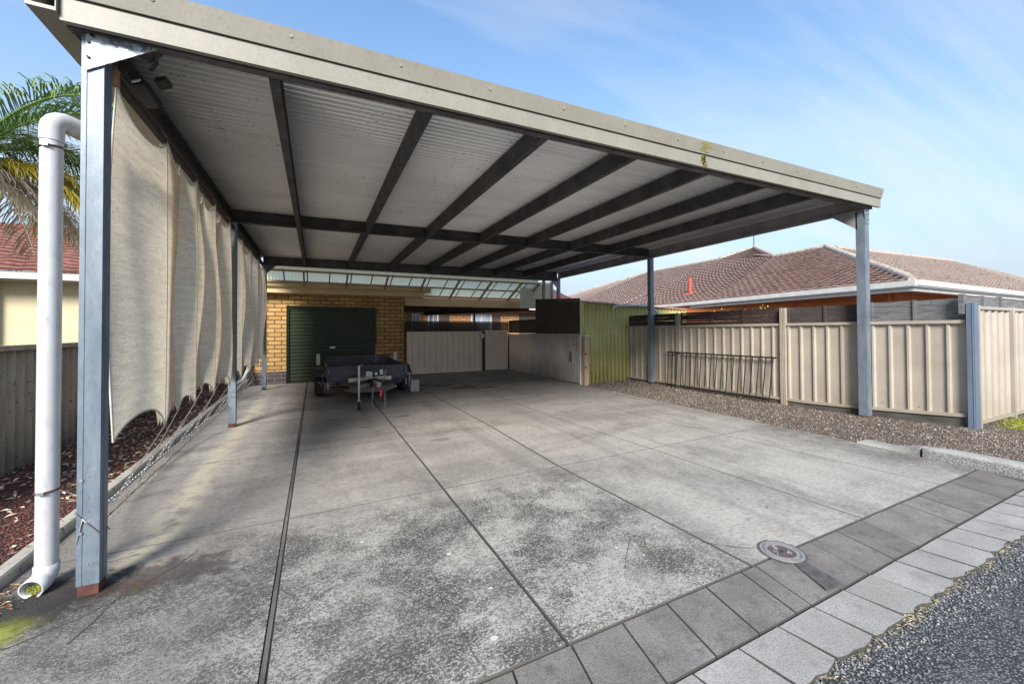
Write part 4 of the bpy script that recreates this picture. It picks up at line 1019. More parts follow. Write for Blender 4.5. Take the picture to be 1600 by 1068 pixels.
mb = MB(); mb.add([(3.78, 10.03, 2.52), (8.6, 10.03, 2.52), (7.3, 13.4, 2.30), (3.78, 13.4, 2.30)], [(0, 3, 2, 1)]); mb.build('ceiling', 'ceiling_board', ve, solid=.02)
for a, b in (((3.78, 10.2, 2.40), (7.9, 10.2, 2.40)), ((3.78, 11.4, 2.34), (8.0, 11.4, 2.34)), ((5.2, 13.2, 2.24), (8.5, 10.3, 2.36))):
    mb = MB(); mb.bar(a, b, .05, .14); mb.build('beam', 'dark_brown', ve)
mb = MB(); mb.box(7.35, 7.42, 13.2, 13.27, 0, 2.4); mb.build('post', 'timber_dark', ve)
sec = thing('security_camera', (5.95, 9.93, 2.4), 'small white dome security camera under the tan beam', 'camera')
mb = MB(); mb.tube([(6.0, 9.88, 2.40), (6.0, 9.86, 2.34)], .035, 12); mb.build('housing', 'white_trim', sec)
mb = MB(); mb.tube([(6.0, 9.86, 2.34), (6.0, 9.855, 2.28), (6.0, 9.85, 2.25)], [.032, .028, .012], 12); mb.build('dome', 'black_plastic', sec)

# ================================================================== SHED
sh = thing('garden_shed', (8.4, 6.5, .15), 'olive green corrugated metal shed behind the fence corner', 'shed')
def corr(x0, x1, y, z0, z1, matn, name, par, axis='x', wlen=.13, amp=.022, z1b=None):
    mb = MB(); n = max(6, int(abs(x1-x0)/wlen*6)); vs = []
    for k in range(n+1):
        u = lerp(x0, x1, k/n); d = amp*math.cos(k/6*2*math.pi); vs.append((u, y+d, z0) if axis == 'x' else (y+d, u, z0))
    for k in range(n+1):
        u = lerp(x0, x1, k/n); d = amp*math.cos(k/6*2*math.pi); zt = z1 if z1b is None else lerp(z1, z1b, k/n); vs.append((u, y+d, zt) if axis == 'x' else (y+d, u, zt))
    mb.add(vs, [(k, k+1, k+n+2, k+n+1) for k in range(n)], smooth=True); return mb.build(name, matn, par, solid=.001)
corr(7.46, 11.2, 5.42, G(8, 5.4)-.02, 2.24, 'shed_green', 'front_wall', sh, z1b=2.10)
mb = MB(); mb.box(7.33, 7.46, 5.40, 5.43, .1, 2.25); mb.build('corner_trim', 'shed_green', sh)
corr(5.43, 7.55, 7.36, .12, 2.24, 'shed_green', 'side_wall', sh, 'y')
mb = MB(); prof = [(7.25+k*.0127, 5.34, 2.262-.034*(k*.0127)+.009*math.cos(k*math.pi/3)) for k in range(int(3.95/.0127))]
mb.sheet(prof, (0, 5.34, 0), (0, 7.75, .22), smooth=True); mb.build('roof', 'galv_fence', sh, solid=.0012)
mb = MB(); mb.bar((7.25, 5.33, 2.275), (8.42, 5.33, 2.235), .03, .035); mb.build('edge_flashing', 'white_trim', sh)
sc_ = thing('screen_panel', (7.26, 6.4, 1.45), 'dark brown ribbed screen panel standing above the corrugated fence on the shed side', 'panel')
mb = MB(); n = 50; vs = []
for k in range(n+1): vs.append((7.27-(.004 if k % 2 else 0), lerp(5.32, 7.55, k/n), 1.43))
for k in range(n+1): vs.append((7.27-(.004 if k % 2 else 0), lerp(5.32, 7.55, k/n), lerp(2.30, 2.44, k/n)))
mb.add(vs, [(k, k+n+1, k+n+2, k+1) for k in range(n)]); mb.build('ribbed_sheet', 'dark_brown', sc_, solid=.004)
mb = MB(); mb.bar((7.255, 5.31, 2.315), (7.255, 7.56, 2.455), .03, .04); mb.bar((7.255, 5.32, 1.43), (7.255, 5.32, 2.30), .03, .03); mb.bar((7.255, 7.55, 1.43), (7.255, 7.55, 2.44), .03, .03); mb.build('frame', 'dark_brown', sc_)
cf = thing('corrugated_fence', (7.33, 7.4, .13), 'grey weathered corrugated iron fence with bolts below the dark screen', 'fence')
corr(5.42, 8.05, 7.33, .15, 1.38, 'galv_fence', 'sheet', cf, 'y', .125, .026); corr(8.07, 9.64, 7.33, .16, 1.36, 'gate_pink', 'sheet', cf, 'y', .12, .020)
mb = MB(); mb.box(7.30, 7.36, 5.36, 8.06, 1.382, 1.425); mb.build('top_rail', 'galv_fence', cf)
mb = MB(); mb.box(7.30, 7.35, 8.08, 9.66, 1.362, 1.40); mb.build('top_rail', 'gate_pink', cf)
mb = MB(); mb.tube([(7.32, 5.37, .12), (7.32, 5.37, 1.38)], .024, 10); mb.build('end_post', 'white_trim', cf)
mb = MB(); mb.box(7.33, 7.38, 9.66, 9.73, .1, 1.42); mb.build('end_post', 'black_metal', cf)
mb = MB()
for y in (5.75, 6.35, 6.95, 7.15):
    for z in (.62, 1.18): mb.tube([(7.319, y, z), (7.309, y, z)], .012, 8)
mb.each('bolt', 'black_metal', cf)
mb = MB(); mb.box(7.300, 7.312, 5.78, 5.86, .68, .96); mb.build('latch_plate', 'steel_dull', cf)
tp = thing('timber_post', (7.42, 5.24, .13), 'short rusty-stained timber post with two red reflectors at the shed corner', 'post')
mb = MB(); mb.box(7.34, 7.46, 5.20, 5.28, .08, 1.36); mb.build('shaft', 'timber_pale' if 'timber_pale' in M else simple('timber_pale', (0.42, 0.27, 0.18), (0.55, 0.42, 0.33), 6, 0.85, 0, 60, 0.4, (4, 4, .6), spot=(0.10, 0.05, 0.03), spotscale=5, spotlo=0.60), tp, bevel=.004)
mb = MB(); mb.box(7.325, 7.47, 5.18, 5.29, 1.362, 1.40); mb.build('cap', 'white_trim', tp)
for z in (.92, .58):
    mb = MB(); mb.tube([(7.36, 5.199, z), (7.36, 5.190, z)], .034, 20); mb.build('reflector', 'red_plastic', tp, bevel=.003)
wp = thing('drainpipe', (9, 5.2, 2.1), 'white drainpipe running along the shed gutter to the fence top', 'drainpipe')
mb = MB(); mb.tube([(8.35, 5.34, 2.08), (8.37, 5.28, 2.16), (8.42, 5.26, 2.175), (9.0, 5.25, 2.19), (9.45, 5.20, 2.19), (9.56, 5.16, 2.15), (9.70, 5.08, 1.98), (9.74, 5.04, 1.86)], .035, 12); mb.build('pipe', 'white_pvc', wp)
mb = MB(); mb.tube([(9.44, 5.201, 2.19), (9.50, 5.185, 2.18), (9.56, 5.158, 2.15)], .041, 12); mb.build('elbow', 'white_pvc', wp)

# ================================================================== RIGHT FENCE
rf = thing('metal_fence', (8.8, 2, .15), 'long cream ribbed metal fence along the right side with dark timber plinth', 'fence')
FX = 8.93
bays = [(5.60, 3.70), (3.66, 1.33), (1.27, -1.0)]
def zbot(y): return .255+.12*max(0, (1.0-y)/2.0)**1.3 if y < 1 else .255
for (a, b) in bays:
    mb = MB(); prof = []; y = b+.0; pitch = .205
    off = 0
    while y < a-.03:
        for dy, dd in ((0, 0), (.143, 0), (.158, -.030), (.182, -.030), (.197, 0)):
            if y+dy < a: prof.append((FX+.02+dd, y+dy))
        y += pitch
    prof.append((FX+.02, a)); n = len(prof)
    vs = [(x, y, zbot(y)) for x, y in prof]+[(x, y, 1.59) for x, y in prof]
    mb.add(vs, [(k, k+n, k+n+1, k+1) for k in range(n-1)]); mb.build('fence_sheet', 'colorbond', rf, solid=.001)
    mb = MB()
    for k in range(int((a-b)/.41)):
        for zz in (1.545, .40): mb.tube([(FX+.019, b+.07+k*.41, zz), (FX+.013, b+.07+k*.41, zz)], .006, 6)
    mb.each('screw', 'rust', rf)
    mb = MB(); mb.bar((FX, a, 1.60), (FX, b, 1.60), .06, .045); mb.build('top_rail', 'colorbond', rf)
    mb = MB(); K = 8
    for k in range(K):
        y0_, y1_ = lerp(a, b, k/K), lerp(a, b, (k+1)/K); mb.bar((FX, y0_, zbot(y0_)-.01), (FX, y1_, zbot(y1_)-.01), .055, .045)
    mb.build('bottom_rail', 'colorbond', rf)
    mb = MB(); K = 8
    for k in range(K):
        y0_, y1_ = lerp(a-.02, b+.02, k/K), lerp(a-.02, b+.02, (k+1)/K)
        mb.add([(FX-.0, y0_, 0), (FX-.0, y1_, 0), (FX, y1_, zbot(y1_)-.036), (FX, y0_, zbot(y0_)-.036), (FX+.04, y1_, zbot(y1_)-.036), (FX+.04, y0_, zbot(y0_)-.036)], [(0, 1, 2, 3), (3, 2, 4, 5)])
    mb.build('plinth_board', 'plinth' if a < 2 else 'plinth_brown', rf)
for y in (5.63, 3.68, 1.30):
    mb = MB(); top = 1.90
    mb.box(FX-.045, FX+.045, y-.045, y+.045, .08, top)
    for q in (-.043, -.016, .012, .038): mb.box(FX-.053, FX-.046, y+q-.004, y+q+.006, .08, top)
    mb.build('fence_post', 'colorbond', rf)
mb = MB(); mb.box(FX-.07, FX+.05, -1.10, -1.02, .1, 1.84); mb.box(FX-.076, FX-.07, -1.082, -1.075, .1, 1.84); mb.build('corner_post', 'galv_blue' if 'galv_blue' in M else simple('galv_blue', (0.15, 0.20, 0.28), (0.20, 0.25, 0.33), 5, 0.4, 0.4, 90, 0.05, (1, 1, .25)), rf, bevel=.008)
mb = MB(); mb.tube([(FX-.04, 5.56, 1.0), (FX-.075, 5.54, 1.02), (FX-.08, 5.50, .99), (FX-.05, 5.49, .96)], .008, 6); mb.build('latch', 'black_metal', rf)
# slat screens on top
def slats(label, a, b, matn, zt, n=8, gap=.003, x=FX+.045, cover=1.18):
    t = thing('slat_screen', (x, (a+b)/2, 1.62), label, 'slat screen', 'timber slat screens on top of the right fence')
    mb = MB(); h = (zt-1.605)/n
    for k in range(n):
        z = 1.605+h*(k+.5)
        y = a
        while y > b+.01:
            y2 = max(b, y-random.uniform(.6, 1.2)); mb.bar((x+random.uniform(-.004, .004), y, z+random.uniform(-.003, .003)), (x+random.uniform(-.004, .004), y2+.003, z+random.uniform(-.004, .004)), .008, (h-gap)*random.uniform(.8, 1.0)*cover); y = y2
    mb.build('slats', matn, t)
    K = max(2, int((a-b)/.75))
    for k in range(K+1):
        mb = MB(); y = lerp(a-.02, b+.02, k/K); mb.bar((x-.016, y, 1.60), (x-.016, y, zt+.01), .022, .032, upv=(0, 1, 0)); mb.build('batten', matn, t)
slats('dark brown thin slat screen on the fence bay nearest the shed', 5.55, 3.72, 'timber_dark', 1.91, 7, .003)
slats('dark brown slat screen on the fence behind the leaning railing', 3.64, 1.34, 'timber_dark', 1.91, 7, .003)
simple('timber_mid', (0.035, 0.027, 0.026), (0.085, 0.07, 0.066), 5, 0.9, 0, 30, 0.6, (1, 1, 12))
slats('charcoal weathered slat screen on the fence left of the front right carport post', 1.25, .05, 'timber_mid', 1.90, 5, .002)
slats('grey weathered board screen on the fence between front right post and corner', .03, -1.0, 'timber_grey', 1.91, 4, .001)
# return fence
r2 = thing('metal_fence', (10, -1.06, .2), 'cream ribbed metal fence turning away from the blue corner post at far right', 'fence')
def trapx(x0, x1, y, z0, z1):
    mb = MB(); prof = []; x = x0
    while x < x1-.02:
        for dx, dd in ((0, 0), (.13, 0), (.15, .03), (.20, .03), (.22, 0)):
            if x+dx < x1: prof.append((x+dx, y-dd))
        x += .24
    prof.append((x1, y)); n = len(prof); vs = [(a, b, z0) for a, b in prof]+[(a, b, z1) for a, b in prof]
    mb.add(vs, [(k, k+1, k+n+1, k+n) for k in range(n-1)]); return mb
for x0, x1 in ((9.04, 10.22), (10.34, 12.6)):
    trapx(x0+.02, x1-.02, -1.05, .30, 1.76).build('fence_sheet', 'colorbond', r2, solid=.001)
    mb = MB(); mb.box(x0, x1, -1.10, -1.04, 1.76, 1.80); mb.build('top_rail', 'colorbond', r2)
    mb = MB(); mb.box(x0, x1, -1.10, -1.04, .26, .30); mb.build('bottom_rail', 'colorbond', r2)
mb = MB(); mb.box(8.995, 9.038, -1.105, -1.045, .12, 1.81); mb.build('fence_post', 'colorbond', r2)
mb = MB(); mb.box(10.24, 10.32, -1.105, -1.045, .12, 1.81); mb.build('fence_post', 'colorbond', r2)
mb = MB(); mb.box(10.215, 10.24, -1.06, -1.03, .2, 1.78); mb.build('post_gap', 'dark_brown', r2)
t = thing('timber_railing', (10, -.95, 1.8), 'grey weathered timber boards behind the far right fence top', 'timber board')
mb = MB()
for a, b in ((9.0, 9.55), (9.60, 10.2), (10.28, 12.6)): mb.box(a, b, -.98, -.955, 1.70, 1.94+random.uniform(-.005, .005))
mb.each('board', 'timber_grey', t)
mb = MB(); mb.box(8.84, 8.92, -1.01, -.96, 1.7, 1.96); mb.box(9.555, 9.595, -1.0, -.95, 1.6, 1.96); mb.box(10.22, 10.26, -1.0, -.95, 1.6, 1.97); mb.each('upright', 'timber_grey', t)

# leaning black fence panel
lp = thing('railing_panel', (8.68, 2.7, .14), 'black tubular steel railing panel leaning against the cream fence', 'railing')
pa, pb = Vector((8.80, 3.92, G(8.7, 3.9)+.02)), Vector((8.785, 1.50, G(8.7, 1.5)+.03)); ta, tb = Vector((8.855, 3.92, .985)), Vector((8.855, 1.46, .985))
mb = MB(); mb.bar(ta+Vector((0, .06, 0)), tb-Vector((0, .06, 0)), .028, .028); mb.build('top_rail', 'black_metal', lp)
mb = MB(); mb.bar(pa.lerp(ta, .06), pb.lerp(tb, .06), .028, .028); mb.build('bottom_rail', 'black_metal', lp)
for k in range(20):
    t_ = k/19; mb = MB(); mb.tube([pa.lerp(pb, t_), ta.lerp(tb, t_)], .011, 8); mb.build('baluster', 'black_metal', lp)

# ================================================================== NEIGHBOUR HOUSE (right)
nh = thing('neighbour_house', (20, 5, 0), 'orange brick house with brown tiled hip roof and white gutters beyond the right fence', 'house')
mb = MB(); mb.box(18.05, 18.30, 3.30, 14.5, 0, 2.78); mb.build('wall', 'brick_orange', nh)
mb = MB(); mb.box(18.30, 34, 3.25, 3.5, 0, 2.78); mb.build('wall', 'brick_orange_x', nh)
def tiled(mb, A, B, Cc, Dd, ncourse=22, mtn=None, wave=.33):
    """roof face: eave A->B, top D->C ; stepped tile courses with wavy profile"""
    A, B, Cc, Dd = map(Vector, (A, B, Cc, Dd)); nrm = (B-A).cross(Dd-A).normalized()
    if nrm.z < 0: nrm = -nrm
    for j in range(ncourse):
        t0, t1 = j/ncourse, (j+1)/ncourse+.004
        a0, b0 = A.lerp(Dd, t0), B.lerp(Cc, t0); a1, b1 = A.lerp(Dd, t1), B.lerp(Cc, t1)
        L0 = (b0-a0).length; n = max(2, min(160, int(L0/wave*4)))
        lo, hi, lip = [], [], []
        for k in range(n+1):
            u = k/n; h = .018*math.sin(u*n/4*2*math.pi)
            lo.append(a0.lerp(b0, u)+nrm*(.085+h)); hi.append(a1.lerp(b1, u)+nrm*(.008+h*.6)); lip.append(a0.lerp(b0, u)+nrm*(-.01))
        vs = lo+hi+lip; e = [1.0]*(n+1)+[0.0]*(n+1)+[.3]*(n+1)
        fs = [(k, k+1, k+n+2, k+n+1) for k in range(n)]+[(k+2*n+2, k+2*n+3, k+1, k) for k in range(n)]
        mb.v, b = mb.v+[tuple(v) for v in vs], len(mb.v); mb.f += [tuple(i+b for i in f) for f in fs]
        mb.c += [random.random() for _ in range(len(fs))]; mb.sm += [False]*len(fs); mb.e += e
PT = .404
def RP(x, y): return 2.93+PT*(x-17.0)-PT*.12*(y-2.34)     # main face facing the driveway
E0 = (17.0, 2.34, 2.93)
ridgeA = (24.58, 8.26, RP(24.58, 8.26)-.03)
# front part: eave corner -> ridge A, then ridge running along +Y to the valley
mb = MB()
e1 = (17.87, 9.6); v1 = (24.5, 9.74)
tiled(mb, E0, (17.0+.12*7.26, 9.6, RP(17.87, 9.6)), (24.9, 11.0, RP(24.9, 11.0)-.02), ridgeA, 24)
E1 = (17.0+.12*7.26, 9.6, RP(17.87, 9.6)); B1 = (29.98, 15.5, 7.5); V1 = (24.9, 11.0, RP(24.9, 11.0)-.02)
E2 = (18.85, 17.8, 2.93)
tiled(mb, E1, E2, (28.26, 17.0, 6.74), V1, 24)
# upper part up to the second apex
tiled(mb, V1, (28.26, 17.0, 6.74), B1, B1, 10)
tiled(mb, E2, (20.1, 28.0, 2.93), (30.35, 26.6, 7.1), (28.26, 17.0, 6.74), 26)
tiled(mb, (20.1, 28.0, 2.93), (21.9, 42.0, 2.9), (27.5, 35.6, 5.5), (30.35, 26.6, 7.1), 24)
mb.build('roof', 'tiles_brown', nh)
# side facing the street
mb = MB(); tiled(mb, (34.0, 2.5, 2.93), E0, ridgeA, (40, 8.3, 6.05), 24); tiled(mb, (46, 2.6, 2.93), (34.0, 2.5, 2.93), (40, 8.3, 6.05), (44, 7.5, 5.6), 20)
mb.build('roof', 'tiles_brown', nh)
mb = MB(); tiled(mb, (26, 13, 6.2), (28, 11, 5.5), ridgeA, V1, 8); tiled(mb, (36, 16, 4.5), V1, B1, B1, 12)
tiled(mb, (38, 20, 4.5), (30, 22, 6.5), (28.2, 17.6, 6.7), B1, 8); mb.build('rear_roof', 'tiles_brown', nh)
# ridge caps
mb = MB()
def ridge(p, q):
    p, q = Vector(p), Vector(q); n = max(2, int((q-p).length/.4)); 
    for k in range(n):
        a, b = p.lerp(q, k/n), p.lerp(q, (k+1)/n+.01); mb.tube([a+Vector((0, 0, .03)), b+Vector((0, 0, .075))], [.10, .12], 8, c=random.random())
for a, b in ((E0, ridgeA), (ridgeA, V1), (V1, B1), (B1, (28.26, 17.0, 6.78)), ((28.26, 17.0, 6.74), (30.35, 26.6, 7.1)), ((30.35, 26.6, 7.1), (27.5, 35.6, 5.5)), (ridgeA, (40, 8.3, 6.05))): ridge(a, b)
mb.e = [.9]*len(mb.v)
mb.build('ridge_caps', 'tiles_brown', nh)
mb = MB(); mb.bar((16.9, 2.2, 2.86), (18.9, 18.9, 2.80), .12, .16); mb.bar((16.9, 2.2, 2.86), (46, 2.35, 2.86), .12, .16); mb.build('gutter', 'white_trim', nh)
mb = MB(); mb.add([(16.98, 2.3, 2.76), (18.1, 2.3, 2.76), (19.9, 18.9, 2.72), (18.9, 18.9, 2.72), (46, 2.3, 2.76), (46, 3.3, 2.76), (18.1, 3.3, 2.76)], [(0, 1, 2, 3), (1, 4, 5, 6)]); mb.bar((17.02, 2.32, 2.70), (19.0, 18.9, 2.66), .03, .14); mb.bar((17.02, 2.32, 2.70), (46, 2.4, 2.70), .03, .14); mb.build('eave', 'white_trim', nh)
vp = thing('vent_pipe', (19.4, 12.2, 3.3), 'red vent pipe standing on the brown tiled roof', 'pipe')
mb = MB(); mb.tube([(19.55, 12.3, 3.3), (19.55, 12.3, 4.35)], .10, 12); mb.build('pipe', 'red_pipe', vp); mb = MB(); mb.bar((19.25, 12.25, 3.40), (19.85, 12.35, 3.62), .5, .05); mb.build('flashing', 'red_pipe', vp)
an = thing('antenna', (29.98, 15.5, 7.5), 'thin antenna mast on the highest peak of the brown roof', 'antenna')
mb = MB(); mb.tube([(29.98, 15.5, 7.4), (29.98, 15.5, 8.5)], .03, 6); mb.build('mast', 'black_metal', an)

# golden shrub behind the fence
for cx_, cy_, w_, lb in ((10.6, 3.75, .22, 'larger yellow-leaved shrub top showing above the slat screen'), (10.6, 2.72, .18, 'smaller yellow-leaved shrub top right of the larger one above the slats')):
    t = thing('golden_shrub', (cx_, cy_, .15), lb, 'shrub')
    mb = MB()
    for _ in range(520):
        p = Vector((cx_+random.gauss(0, w_), cy_+random.gauss(0, w_), 1.62+random.gauss(0, .20)))
        p.z = min(p.z, 2.06-.5*abs(p.y-cy_))
        a = random.uniform(0, 6.28); d = Vector((math.cos(a)*.03, math.sin(a)*.03, random.uniform(.02, .06))); n = Vector((-math.sin(a), math.cos(a), 0))*.014
        mb.add([p, p+d*.5+n, p+d, p+d*.5-n], [(0, 1, 2, 3)])
    mb.build('foliage', 'golden_leaf', t)
    mb = MB()
    for k in range(7): mb.tube([(cx_, cy_, .1), (cx_+random.uniform(-.1, .1), cy_+random.uniform(-.1, .1), 1.0), (cx_+random.uniform(-.25, .25), cy_+random.uniform(-.25, .25), 1.9)], [.014, .01, .005], 6)
    mb.build('stems', 'bark', t)

# ================================================================== LEFT SIDE
lf = thing('corrugated_fence', (-1.7, 4, 0), 'grey weathered corrugated cement fence behind the red mulch bed on the left', 'fence')
mb = MB(); n = int(11.5/.15*8); vs = []
for zz in (-.1, 1.33):
    for k in range(n+1): y = 1.0+k*.15/8; vs.append((-1.72+.028*math.cos(k/8*2*math.pi), y, zz+G(-1.7, y)))
mb.add(vs, [(k, k+n+1, k+n+2, k+1) for k in range(n)], smooth=True); mb.build('sheet', 'cement_sheet', lf, solid=.006)
mb = MB(); mb.bar((-1.72, 1.0, 1.345), (-1.72, 12.5, 1.36), .10, .055); mb.build('capping', 'cement_sheet', lf)
lh = thing('neighbour_house', (-8, 10, 0), 'cream rendered house with red tiled roof beyond the left fence', 'house')
mb = MB(); mb.box(-20, -5.56, 10.55, 10.75, 0, 2.9); mb.build('side_wall', 'olive_wall', lh)
mb = MB(); mb.box(-5.555, -1.0, 10.75, 10.9, 0, 2.9); mb.build('wall', 'cream_wall', lh)
mb = MB(); mb.box(-20, -5.5, 10.0, 10.10, 2.78, 2.93); mb.box(-5.498, -1.0, 10.05, 10.15, 2.76, 2.93); mb.build('gutter', 'white_trim', lh)
mb = MB(); mb.box(-20, -1.0, 10.16, 10.76, 2.74, 2.76); mb.build('eave', 'ceiling_board', lh)
mb = MB(); tiled(mb, (-20, 10.0, 2.95), (-1.0, 10.0, 2.95), (-3.0, 13.8, 4.55), (-16, 13.8, 4.55), 14, wave=.3); mb.build('roof', 'tiles_red', lh)
mb = MB(); ridge((-16, 13.8, 4.55), (-3, 13.8, 4.55)); mb.e = [.2]*len(mb.v); mb.build('ridge_caps', 'tiles_red', lh)

# palm: crown just outside the left edge
PC = Vector((-2.40, 3.7, 3.5))
pt = thing('palm_tree', (PC.x, PC.y, 0), 'palm tree with drooping green and yellow fronds at the left edge', 'palm tree')
mb = MB(); mb.tube([(PC.x, PC.y, -.1), (PC.x+.03, PC.y, 1.3), (PC.x, PC.y, 2.6), (PC.x, PC.y, 2.95)], [.17, .14, .13, .08], 14); mb.build('trunk', 'bark', pt)
def frond(az, el, L_, droop, matn, ll=.5, seed=0, wd=.0085, dens=1.0):
    rnd = random.Random(seed); d0 = Vector((math.cos(az)*math.cos(el), math.sin(az)*math.cos(el), math.sin(el)))
    pts = []; p = PC.copy(); d = d0.copy(); n = 26
    for k in range(n+1):
        pts.append(p.copy()); p = p+d*(L_/n); d = (d+Vector((0, 0, -droop/n*(1+k/n)))).normalized()
    mb = MB(); mb.tube(pts, [.018*(1-.85*k/n)+.002 for k in range(n+1)], 6)
    nl = int(62*dens)
    for q in range(nl):
        t_ = .10+.90*q/nl; i = min(n-1, int(t_*n)); b = pts[i].lerp(pts[i+1], t_*n-i); dd = (pts[i+1]-pts[i]).normalized()
        side = dd.cross(Vector((0, 0, 1))).normalized()
        for s_ in (-1, 1):
            l_ = ll*(math.sin(math.pi*min(1, t_*.82+.12))**.7)*rnd.uniform(.75, 1.1)
            a = (side*s_*rnd.uniform(.7, 1.0)+dd*rnd.uniform(.5, .9)+Vector((0, 0, rnd.uniform(-.15, .35)))).normalized()
            w = a.cross(Vector((0, 0, 1))).normalized()*wd
            p0 = b; p1 = b+a*l_*.45+Vector((0, 0, -.03*l_)); p2 = b+a*l_*.8+Vector((0, 0, -.22*l_)); p3 = b+a*l_*.95+Vector((rnd.uniform(-.03, .03), 0, -.50*l_))
            mb.add([p0-w*.5, p0+w*.5, p1+w, p1-w, p2+w*.7, p2-w*.7, p3], [(0, 1, 2, 3), (3, 2, 4, 5), (5, 4, 6)])
    return mb.build('frond', matn, pt)
specs = [(.55, 1.15, 2.5, 1.15, 'palm_green', .62), (.15, 1.0, 2.2, 1.3, 'palm_green', .6), (1.0, 1.05, 2.5, 1.2, 'palm_green', .6), (-.4, .95, 2.2, 1.3, 'palm_green', .6), (.35, .70, 1.7, 1.3, 'palm_green', .55), (.8, .75, 1.8, 1.3, 'palm_green', .55), (1.5, .9, 2.2, 1.2, 'palm_green', .6), (2.5, .8, 2.0, 1.2, 'palm_green', .6), (3.4, .8, 2.0, 1.2, 'palm_green', .6), (4.5, .8, 2.0, 1.2, 'palm_green', .6),
         (.75, .35, 1.9, .9, 'palm_yellow', .5), (1.15, .35, 2.1, .9, 'palm_yellow', .5), (.40, .30, 1.5, 1.1, 'palm_yellow', .45), (.15, .2, 1.2, 1.1, 'palm_yellow', .45), (1.5, .2, 2.0, 1.0, 'palm_yellow', .5),
         (.6, -.05, 1.3, 1.2, 'palm_dry', .40), (1.0, 0, 1.5, 1.1, 'palm_dry', .40), (.25, -.1, 1.0, 1.2, 'palm_dry', .36), (1.4, -.2, 1.4, 1.2, 'palm_dry', .4), (.85, -.25, 1.1, 1.1, 'palm_dry', .38), (.45, -.45, .9, .8, 'palm_dry', .30)]
for k, s_ in enumerate(specs): frond(*s_, seed=k, dens=.7 if s_[4] == 'palm_dry' else 1.6)
# background tree (left, seen between post and cloth) with leafy crown
def leaf_tree(name, x, y, h, r, n, label, matn='leaf_green', leaf=.10):
    t = thing(name, (x, y, 0), label, 'tree')
    mb = MB(); mb.tube([(x, y, -.2), (x+.05, y, h*.4), (x, y, h*.7)], [r*.10, r*.07, r*.04], 10)
    for k in range(7):
        a = k*.9; mb.tube([(x, y, h*(.35+.04*k)), (x+math.cos(a)*r*.4, y+math.sin(a)*r*.4, h*(.55+.04*k)), (x+math.cos(a)*r*.7, y+math.sin(a)*r*.7, h*(.65+.05*k))], [r*.04, r*.025, r*.01], 6)
    mb.build('trunk', 'bark', t)
    mb = MB(); cl = [(Vector((random.gauss(0, .45)*r, random.gauss(0, .45)*r, random.uniform(-.5, .5)*h*.5)), random.uniform(.2, .4)*r) for _ in range(30)]
    for _ in range(n):
        c0, cr_ = random.choice(cl); v = Vector((random.gauss(0, 1), random.gauss(0, 1), random.gauss(0, 1))).normalized()*cr_*random.uniform(.6, 1)
        p = Vector((x, y, h*.72))+c0+v; a = random.uniform(0, 6.28); d = Vector((math.cos(a), math.sin(a), random.uniform(-.6, .6)))*leaf; w = Vector((-math.sin(a), math.cos(a), random.uniform(-.5, .5)))*leaf*.4
        mb.add([p-d*.5, p+w*.5, p+d*.5, p-w*.5], [(0, 1, 2, 3)])
    mb.build('crown', matn, t)
leaf_tree('green_tree', -7.6, 19, 5.6, 1.8, 9000, 'bushy green tree beyond the red tiled roof seen beside the first post')

# ================================================================== TRAILER
tr = thing('box_trailer', (2.2, 7, .08), 'dark steel box trailer with jockey wheel parked before the roller door', 'trailer')
TX0, TX1, TY0, TY1 = 1.43, 3.02, 5.82, 8.2
gz = G(2.2, 7)
mb = MB(); mb.box(TX0, TX1, TY0, TY0+.012, gz+.43, gz+.69); mb.box(TX0, TX1, TY0-.018, TY0+.03, gz+.692, gz+.72)
for x in (TX0, TX0+.52, TX0+1.05, TX1-.03): mb.box(x, x+.03, TY0-.014, TY0-.001, gz+.43, gz+.690)
mb.box(TX0, TX1, TY0-.02, TY0+.03, gz+.40, gz+.428); mb.build('front_panel', 'trailer_paint', tr)
for x in (TX0, TX1-.012):
    mb = MB(); mb.box(x, x+.012, TY0+.032, TY1, gz+.43, gz+.69); mb.box(x-.012, x+.026, TY0+.032, TY1, gz+.692, gz+.72); mb.build('side_panel', 'trailer_paint', tr)
mb = MB(); mb.box(TX0, TX1, TY1+.002, TY1+.014, gz+.43, gz+.78); mb.box(TX0, TX1, TY1-.01, TY1+.03, gz+.782, gz+.81); mb.build('tailgate', 'trailer_paint', tr)
mb = MB(); mb.box(TX0+.013, TX1-.013, TY0+.013, TY1, gz+.41, gz+.429); mb.build('floor', 'trailer_floor', tr)
mb = MB()
for x in (TX0+.12, TX1-.17): mb.box(x, x+.05, TY0-.01, TY1, gz+.33, gz+.398)
mb.bar((TX0+.15, TY0+.1, gz+.36), (2.20, 4.95, gz+.42), .05, .075); mb.bar((TX1-.15, TY0+.1, gz+.36), (2.30, 4.95, gz+.42), .05, .075); mb.bar((2.25, 6.6, gz+.37), (2.25, 4.85, gz+.43), .055, .07)
mb.build('drawbar', 'trailer_paint', tr)
mb = MB(); mb.tube([(1.25, 6.98, gz+.30), (3.2, 6.98, gz+.30)], .025, 10); mb.build('axle', 'black_metal', tr)
mb = MB(); mb.prism([(1.75, 6.0, gz+.20), (2.0, 6.0, gz+.13), (2.6, 6.0, gz+.13), (2.85, 6.0, gz+.22), (2.75, 6.0, gz+.33), (1.8, 6.0, gz+.33)], (0, .5, 0)); mb.build('spare_wheel_carrier', 'steel_dark', tr)
mb = MB(); mb.tube([(1.5, 5.95, gz+.27), (1.85, 5.95, gz+.27)], .04, 12); mb.build('tow_roller', 'rust', tr)
